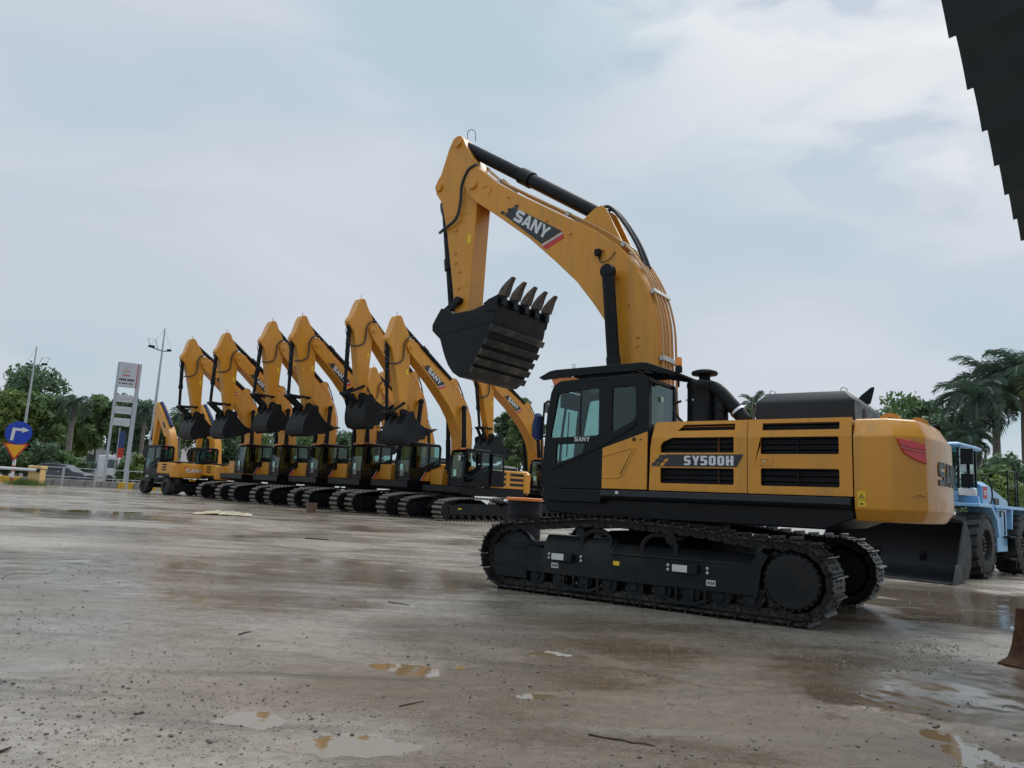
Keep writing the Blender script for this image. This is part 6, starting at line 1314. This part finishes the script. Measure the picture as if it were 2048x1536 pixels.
for k, (zt, hh) in enumerate(((HP - 2.85, 0.62), (HP - 3.85, 0.62), (HP - 4.85, 0.66))):
    b_ = MB().box(-WP + 0.12, WP - 0.20, -0.12, 0.12, zt - hh, zt).build('name_board', 'pylon_panel', py_, bevel=0.015)
    MB().box(-0.56 if k < 2 else -0.30, 0.46 if k < 2 else 0.20, -0.126, -0.121, zt - hh * 0.62, zt - hh * 0.38).build('name_print', 'grey_decal', b_)
# lamp masts
def mast(label, px, py_top, D, side):
    b = gpt(px, D); H_ = hgt(px, py_top, D); r = thing('lamp_mast', label, 'lamp post', b, math.atan2(b[1], b[0]) - math.pi / 2, 'high lamp masts by the road')
    MB().tube([(0, 0, -0.1), (0, 0, H_ * 0.5), (0, 0, H_)], [0.17, 0.13, 0.06], 10).build('pole', 'galvanized', r)
    z = H_ - 2.2
    ar = MB().tube([(-1.1 * side, 0, z + 0.30), (0, 0, z), (0.75 * side, 0, z + 0.10)], 0.06, 6).build('cross_arm', 'far_green_wall', r)
    MB().tube([(-1.05 * side, 0, z + 0.3), (-1.35 * side, -0.3, z + 1.05), (-0.65 * side, -0.35, z + 0.95), (-0.42 * side, 0, z + 0.18)], 0.035, 5).build('floodlight_frame', 'galvanized', r)
    MB().box(-0.95 * side - 0.28, -0.95 * side + 0.28, -0.2, 0.05, z + 0.22, z + 0.42).build('floodlight', 'black_matte', r, bevel=0.03)
    MB().box(0.6 * side - 0.2, 0.6 * side + 0.2, -0.2, 0.05, z + 0.08, z + 0.24).build('floodlight', 'black_matte', r, bevel=0.03)
    for s in (-1.1, 0.7): MB().tube([(s * side, 0, z + 0.3), (0, 0, H_ - 0.1)], 0.012, 4).build('stay_cable', 'galvanized', r)
mast('tall slim lamp mast standing beside the sign pylon', 290, 655, 70, 1)
mast('lamp mast rising out of the spreading tree behind the arrow sign', 34, 690, 80, -1)
# blue banner on a pole
bb = gpt(231, 68); bn = thing('banner', 'narrow blue and red banner hanging on a pole behind the pylon', 'banner', bb, math.atan2(bb[1], bb[0]) - math.pi / 2)
zt = hgt(231, 862, 68)
MB().tube([(-0.25, 0, 0), (-0.25, 0, zt + 0.3)], 0.04, 6).build('pole', 'galvanized', bn)
MB().box(-0.24, 0.26, -0.02, 0.02, zt - 1.5, zt).build('upper_cloth', 'banner_blue', bn); MB().box(-0.20, 0.26, -0.02, 0.02, zt - 2.4, zt - 1.5).build('lower_cloth', 'sign_red', bn)
# parked car seen from its side behind the fence
def car(label, loc, yaw):
    r = thing('parked_car', label, 'car', loc, yaw)
    prof = [(-2.35, 0.35), (-2.42, 0.75), (-2.36, 1.05), (-2.1, 1.16), (-1.75, 1.55), (-1.3, 1.70), (-0.2, 1.74), (0.5, 1.66), (1.25, 1.16), (2.0, 1.02), (2.35, 0.86), (2.42, 0.55), (2.38, 0.33)]
    def sec(y, ins): return [(x * (1 - ins * 0.02), y - (0.16 if z > 1.2 else 0.0) * (1 if y > 0 else -1) * ins, z) for x, z in prof]
    body = MB(); n = len(prof)
    rings = [[(x, -0.80 if z > 1.2 else -0.92, z) for x, z in prof], [(x, 0.80 if z > 1.2 else 0.92, z) for x, z in prof]]
    b = body.loft(rings).build('body', 'car_paint', r, bevel=0.05, seg=3)
    for s in (1, -1):
        y = s * 0.845
        for q in ([(-1.95, 1.22), (-1.65, 1.56), (-1.05, 1.62), (-1.05, 1.20)], [(-0.98, 1.20), (-0.98, 1.63), (-0.15, 1.64), (-0.15, 1.18)], [(-0.08, 1.18), (-0.08, 1.64), (0.42, 1.58), (1.05, 1.16)]):
            vs_ = [(x, s * (0.925 if z < 1.3 else 0.812), z) for x, z in q]; MB().add(vs_ + [(x, yy - s * 0.03, z) for x, yy, z in vs_], [(0, 1, 2, 3), (7, 6, 5, 4), (0, 4, 5, 1), (1, 5, 6, 2), (2, 6, 7, 3), (3, 7, 4, 0)]).build('window', 'dark_glass', b)
        for x in (-0.9, 0.0): MB().box(x, x + 0.16, s * 0.93 - 0.015, s * 0.93 + 0.015, 1.02, 1.06).build('door_handle', 'chrome', b)
        MB().box(0.85, 1.0, s * 0.95 - 0.08, s * 0.95 + 0.08, 1.12, 1.26).build('mirror', 'car_paint', b, bevel=0.03)
        MB().box(2.15, 2.38, s * 0.75 - 0.12, s * 0.75 + 0.12, 0.72, 0.86).build('headlight', 'chrome', b, bevel=0.02); MB().box(-2.44, -2.2, s * 0.78 - 0.12, s * 0.78 + 0.12, 0.85, 1.05).build('tail_light', 'red_lens', b, bevel=0.02)
        for x in (-1.42, 1.42): wheel(r, (x, s * 0.80, 0.36), 0.36, 0.24, rim='chrome', n=20)
cp_ = gpt(122, 66); car('dark grey estate car parked behind the rail fence', (cp_[0], cp_[1], 0), kz)
# white lorry cab
tp = gpt(214, 76); lr = thing('lorry', 'white lorry with dark windscreen standing behind the sign pylon', 'lorry', tp, kz + R(20))
cabm = MB().loft([[(x, y, z) for x, y in ((-1.0, -1.1), (1.0, -1.1), (1.0, 1.1), (-1.0, 1.1))] if z < 1.6 else [(x, y, z) for x, y in ((-1.0, -1.05), (0.85, -1.05), (0.85, 1.05), (-1.0, 1.05))] for z in (0.6, 1.5, 2.75, 2.85)]).build('cab', 'white_paint', lr, bevel=0.08, seg=3)
MB().prism([(1.0, 1.62), (0.90, 2.55), (0.92, 2.55), (1.02, 1.62)], -0.9, 0.9).build('windscreen', 'dark_glass', cabm)
MB().box(-0.3, 0.75, -1.12, -1.06, 1.62, 2.45).build('side_window', 'dark_glass', cabm); MB().box(0.95, 1.05, -1.0, 1.0, 0.55, 0.8).build('bumper', 'black_matte', cabm)
MB().box(-6.0, -1.15, -1.15, 1.15, 0.95, 1.15).build('load_bed', 'galvanized', lr); MB().box(-5.9, -1.2, -1.1, 1.1, 1.15, 2.1).build('load_body', 'far_green_wall', lr, bevel=0.03)
for x in (0.2, -4.2):
    for y in (-0.95, 0.95): wheel(lr, (x, y, 0.5), 0.5, 0.3, rim='galvanized', n=18)
# long low buildings across the road
def building(label, pxa, pxb, D, py_top, mat, roofmat='sign_grey'):
    a, b = Vector(gpt(pxa, D)), Vector(gpt(pxb, D)); d = b - a; L_ = d.length; H_ = hgt((pxa + pxb) / 2, py_top, D)
    r = thing('building', label, 'building', tuple(a), math.atan2(d.y, d.x))
    w_ = MB().box(0, L_, 0, 8, -0.1, H_ - 0.25).build('wall', mat, r)
    MB().box(-0.4, L_ + 0.4, -0.5, 8.4, H_ - 0.25, H_).build('roof', roofmat, r, bevel=0.02)
    n = max(1, int(L_ / 4.5))
    for k in range(n):
        x = (k + 0.5) * L_ / n; f_ = MB().box(x - 0.8, x + 0.8, -0.06, 0.02, H_ * 0.40, H_ * 0.72).build('window', 'sign_grey', r); MB().box(x - 0.7, x + 0.7, -0.075, -0.06, H_ * 0.43, H_ * 0.69).build('pane', 'dark_glass', f_)
    return r
building('long pale low building behind the palms and shrubs', 30, 205, 118, 884, 'wall_plaster')
building('pale low building between the pylon and the lamp mast', 232, 330, 112, 878, 'wall_plaster', 'white_paint')
# ------------------------------------------------------------------ roof eave overhead on the right
roof = thing('roof_eave', 'dark scalloped sheet roof eave overhanging the yard', 'roof', (0, 0, 0))
E0 = Vector((2.978, 4.883, 5.06)); ES = Vector((0.526, 0.6393, 0.0)); EN = Vector((0.80, -0.60, 0.0)).normalized()
for k in range(-5, 14):
    a = E0 + ES * (k - 1); m = MB(); nseg = 10; rows = []
    for q in (0, 1):
        w_ = EN * (0.0 if q == 0 else 6.0); rise = 0.0 if q == 0 else 1.1
        for t_ in (0.0, 0.022):
            rows.append([tuple(a + ES * (u * 1.04) + w_ + Vector((0, 0, rise + t_ + 0.12 - 0.24 * (u ** 2.2)))) for u in np.linspace(0, 1, nseg + 1)])
    lo0, hi0, lo1, hi1 = rows; n = nseg + 1; vs_ = lo0 + hi0 + lo1 + hi1; fs = []
    for i in range(nseg):
        fs += [(i, i + 1, 2 * n + i + 1, 2 * n + i), (n + i, 3 * n + i, 3 * n + i + 1, n + i + 1), (i, n + i, n + i + 1, i + 1), (2 * n + i, 2 * n + i + 1, 3 * n + i + 1, 3 * n + i)]
    fs += [(0, 2 * n, 3 * n, n), (nseg, n + nseg, 3 * n + nseg, 2 * n + nseg)]
    m.add(vs_, fs).build('roof_panel', 'roof_sheet', roof, smooth=50)
for k in (-4, 1, 6, 12):
    b_ = E0 + ES * k + EN * 5.6
    MB().box(b_.x - 0.12, b_.x + 0.12, b_.y - 0.12, b_.y + 0.12, -0.05, 6.05).build('post', 'roof_sheet', roof)
a_, b_ = E0 + ES * (-5.5) + EN * 5.6, E0 + ES * 12.5 + EN * 5.6
MB().tube([(a_.x, a_.y, 6.02), (b_.x, b_.y, 6.02)], 0.07, 6).build('beam', 'roof_sheet', roof)
# ------------------------------------------------------------------ rusty blade at the edge of the yard
bl_ = thing('dozer_blade', 'rusty brown dozer blade standing on the wet ground', 'blade', (5.30, 8.05, gz1(5.30, 8.05)), math.atan2(-0.56, -0.83))
PF = [(0.06, 0.0), (0.07, 0.03), (-0.08, 0.07), (-0.17, 0.17), (-0.23, 0.29), (-0.28, 0.42), (-0.31, 0.55), (-0.35, 0.56), (-0.34, 0.42), (-0.29, 0.29), (-0.24, 0.17), (-0.22, 0.0)]
MB().prism(PF, 0.0, 2.6).build('mouldboard', 'rust', bl_, bevel=0.006, smooth=40)
MB().prism([(0.10, 0.0), (0.10, 0.022), (-0.12, 0.055), (-0.12, 0.0)], -0.02, 2.62).xf(lambda p: (p[0] + 0.012, p[1], p[2] - 0.002)).build('cutting_edge', 'rust', bl_, bevel=0.004)
for y in (0.25, 1.3, 2.35): MB().prism([(-0.20, 0.05), (-0.26, 0.42), (-0.50, 0.25), (-0.50, 0.05)], y - 0.02, y + 0.02).build('rib', 'rust', bl_)
for y in (0.6, 2.0): MB().box(-1.6, -0.24, y - 0.07, y + 0.07, 0.10, 0.26).build('push_arm', 'rust', bl_, bevel=0.01)
MB().cyl((-0.10, -0.006, 0.34), (-0.10, 0.02, 0.34), 0.02, 10).xf(lambda p: (p[0] - 0.11, p[1], p[2])).build('bolt_hole', 'white_decal', bl_)
# ------------------------------------------------------------------ black tank with orange lid behind the largest excavator
tk = gpt(1044, 19.0); dt_ = thing('drum', 'black upright tank with flat orange lid behind the largest excavator', 'tank', (tk[0], tk[1], gz1(tk[0], tk[1])), 0.3)
ht = hgt(1044, 994, 19.0)
MB().lathe([(0, 0), (0.42, 0), (0.43, 0.04), (0.43, 0.5), (0.44, 0.52), (0.43, 0.54), (0.43, 1.0), (0.44, 1.02), (0.43, 1.04), (0.43, ht - 0.07), (0, ht - 0.07)], (0, 0, 0), 'z', 36).build('shell', 'black_matte', dt_)
MB().lathe([(0, ht - 0.07), (0.47, ht - 0.07), (0.48, ht - 0.05), (0.48, ht - 0.01), (0.44, ht), (0, ht + 0.005)], (0, 0, 0), 'z', 36).build('lid', 'orange_plastic', dt_)
# ------------------------------------------------------------------ things lying in the yard
cl = gpt(448, 29.8); rgc = np.random.default_rng(8)
def crumpled(name, label, cat, c, rx, ry, h, mat, rz, seed):
    n = 34; u = np.linspace(-1, 1, n); U, V_ = np.meshgrid(u, u); rr = np.hypot(U, V_)
    ang = np.arctan2(V_, U); edge = 1 + 0.18 * np.sin(3 * ang + seed) + 0.12 * np.sin(7 * ang)
    X_ = U * rx * edge; Y_ = V_ * ry * edge
    Z_ = h * (0.35 + fbm(U * 2.2 + seed, V_ * 2.2, 1.0, 4, seed) * 1.5) * np.clip(1.25 - rr, 0.0, 1) ** 0.5 + 0.012
    Z_ = np.maximum(Z_, 0.012)
    vs_ = np.stack([X_, Y_, Z_], -1).reshape(-1, 3); i = np.arange(n - 1)[:, None] * n + np.arange(n - 1)[None, :]
    F_ = np.stack([i, i + 1, i + n + 1, i + n], -1).reshape(-1, 4)
    m = MB(); m.add(vs_.tolist(), F_.tolist()); o = m.build(name, mat, None, smooth=60)
    o.location = (c[0], c[1], gz1(c[0], c[1])); o.rotation_euler = (0, 0, rz); md = o.modifiers.new('thick', 'SOLIDIFY'); md.thickness = 0.02; md.offset = 1
    return tag(o, label, cat)
crumpled('cloth_sack', 'crumpled pale sackcloth lying flat in the middle of the yard', 'cloth', cl, 0.85, 0.75, 0.22, 'sackcloth', 0.3, 3)
pc_ = gpt(622, 36.2); pot = thing('clay_pot', 'small brown clay pot standing before a parked excavator track', 'pot', (pc_[0], pc_[1], gz1(pc_[0], pc_[1])), 0)
MB().lathe([(0, 0), (0.20, 0), (0.23, 0.12), (0.25, 0.38), (0.27, 0.40), (0.27, 0.46), (0.23, 0.46), (0.21, 0.30), (0, 0.28)], (0, 0, 0), 'z', 20).build('body', 'terracotta', pot)
MB().lathe([(0, 0.30), (0.215, 0.30), (0.18, 0.34), (0, 0.35)], (0, 0, 0), 'z', 16).build('soil', 'bark', pot)
def twig(label, p0, p1, r, seed, sag=0.01, group=None):
    rnd = random.Random(seed); a, b = Vector((p0[0], p0[1], 0)), Vector((p1[0], p1[1], 0)); pts = []
    for i in range(7):
        p = a.lerp(b, i / 6); j = 0.035 * (b - a).length; p += Vector((rnd.uniform(-j, j), rnd.uniform(-j, j), 0)); p.z = gz1(p.x, p.y) + r * 0.7; pts.append(tuple(p))
    o = MB().tube(smoothpath(pts, 3), [r * (1 - 0.5 * i / 18) for i in range(19)], 6).build('twig', 'twig'); return tag(o, label, 'twig', group)
def g2(px, py): 
    d = CF + CR * ((px - 1024) / F_PX) + CU * ((768 - py) / F_PX); t = -EYE / d.z; return (d.x * t, d.y * t)
twig('long dark twig lying on the brown mud below the largest excavator', g2(1180, 1473), g2(1307, 1493), 0.007, 1)
twig('bent dark twig lying by the gravelly patch left of the long twig', g2(796, 1414), g2(848, 1404), 0.006, 2)
twig('short thick twig lying on grey ground between two puddles', g2(478, 1270), g2(500, 1265), 0.008, 3)
twig('thin twig lying near the front track of the largest excavator', g2(778, 1200), g2(820, 1208), 0.008, 4)
twig('dark stick lying at the far middle of the yard before the parked row', g2(610, 1078), g2(658, 1080), 0.02, 5)
twig('broken stick at the lower corner of the yard', g2(0, 1506), g2(22, 1496), 0.010, 6)
twig('small curled twig by the first round puddle', g2(268, 1428), g2(288, 1426), 0.007, 7)
# pebbles and grit scattered over the yard
def pebbles(name, n, rmin, rmax, mat, xs, ys, seed, cl_amt=0.5, dens=None):
    rg = np.random.default_rng(seed); base = bmesh.new(); bmesh.ops.create_icosphere(base, subdivisions=1, radius=1.0)
    bv = np.array([v.co[:] for v in base.verts]); bf = np.array([[v.index for v in f.verts] for f in base.faces]); base.free()
    t = ys[0] * (ys[1] / ys[0]) ** rg.random(n * 3); x = (xs[0] + (xs[1] - xs[0]) * rg.random(n * 3)) * t
    keep = (fbm(x, t, 0.8, 3, seed) + 0.5) > (0.35 + 0.25 * rg.random(n * 3)); x, t = x[keep][:n], t[keep][:n]; n = len(x)
    rad = rmin * (rmax / rmin) ** (rg.random(n) ** 2.2) ; z = ground_z(x, t) + rad * 0.25
    sc = rad[:, None] * (0.65 + 0.6 * rg.random((n, 3))) * np.array([1, 1, 0.62]); a = rg.random(n) * 6.28; ca, sa = np.cos(a), np.sin(a)
    jit = 1 + 0.25 * (rg.random((n, len(bv))) - 0.5)
    P = bv[None] * sc[:, None, :] * jit[:, :, None]; X = P[..., 0] * ca[:, None] - P[..., 1] * sa[:, None] + x[:, None]; Y = P[..., 0] * sa[:, None] + P[..., 1] * ca[:, None] + t[:, None]; Z = P[..., 2] + z[:, None]
    V = np.stack([X, Y, Z], -1).reshape(-1, 3); F = (bf[None] + (np.arange(n) * len(bv))[:, None, None]).reshape(-1, 3)
    return tag(quick(name, V, F, mat, None), kind='stuff')
tag(pebbles('pebbles', 4000, 0.003, 0.017, 'pebble', (-0.75, 0.72), (3.6, 16.0), 3), 'small dark pebbles strewn over the wet yard', 'pebbles')
tag(pebbles('gravel', 9000, 0.0025, 0.010, 'gravel', (-0.72, 0.70), (3.6, 9.5), 7), 'fine pale gravel strewn over the wet yard', 'gravel')
def track_gravel():
    rg = np.random.default_rng(9); return tag(pebbles('gravel', 900, 0.006, 0.016, 'gravel', (0.22, 0.60), (7.4, 9.0), 12), 'pale gravel band beside the track of the largest excavator', 'gravel')
track_gravel()
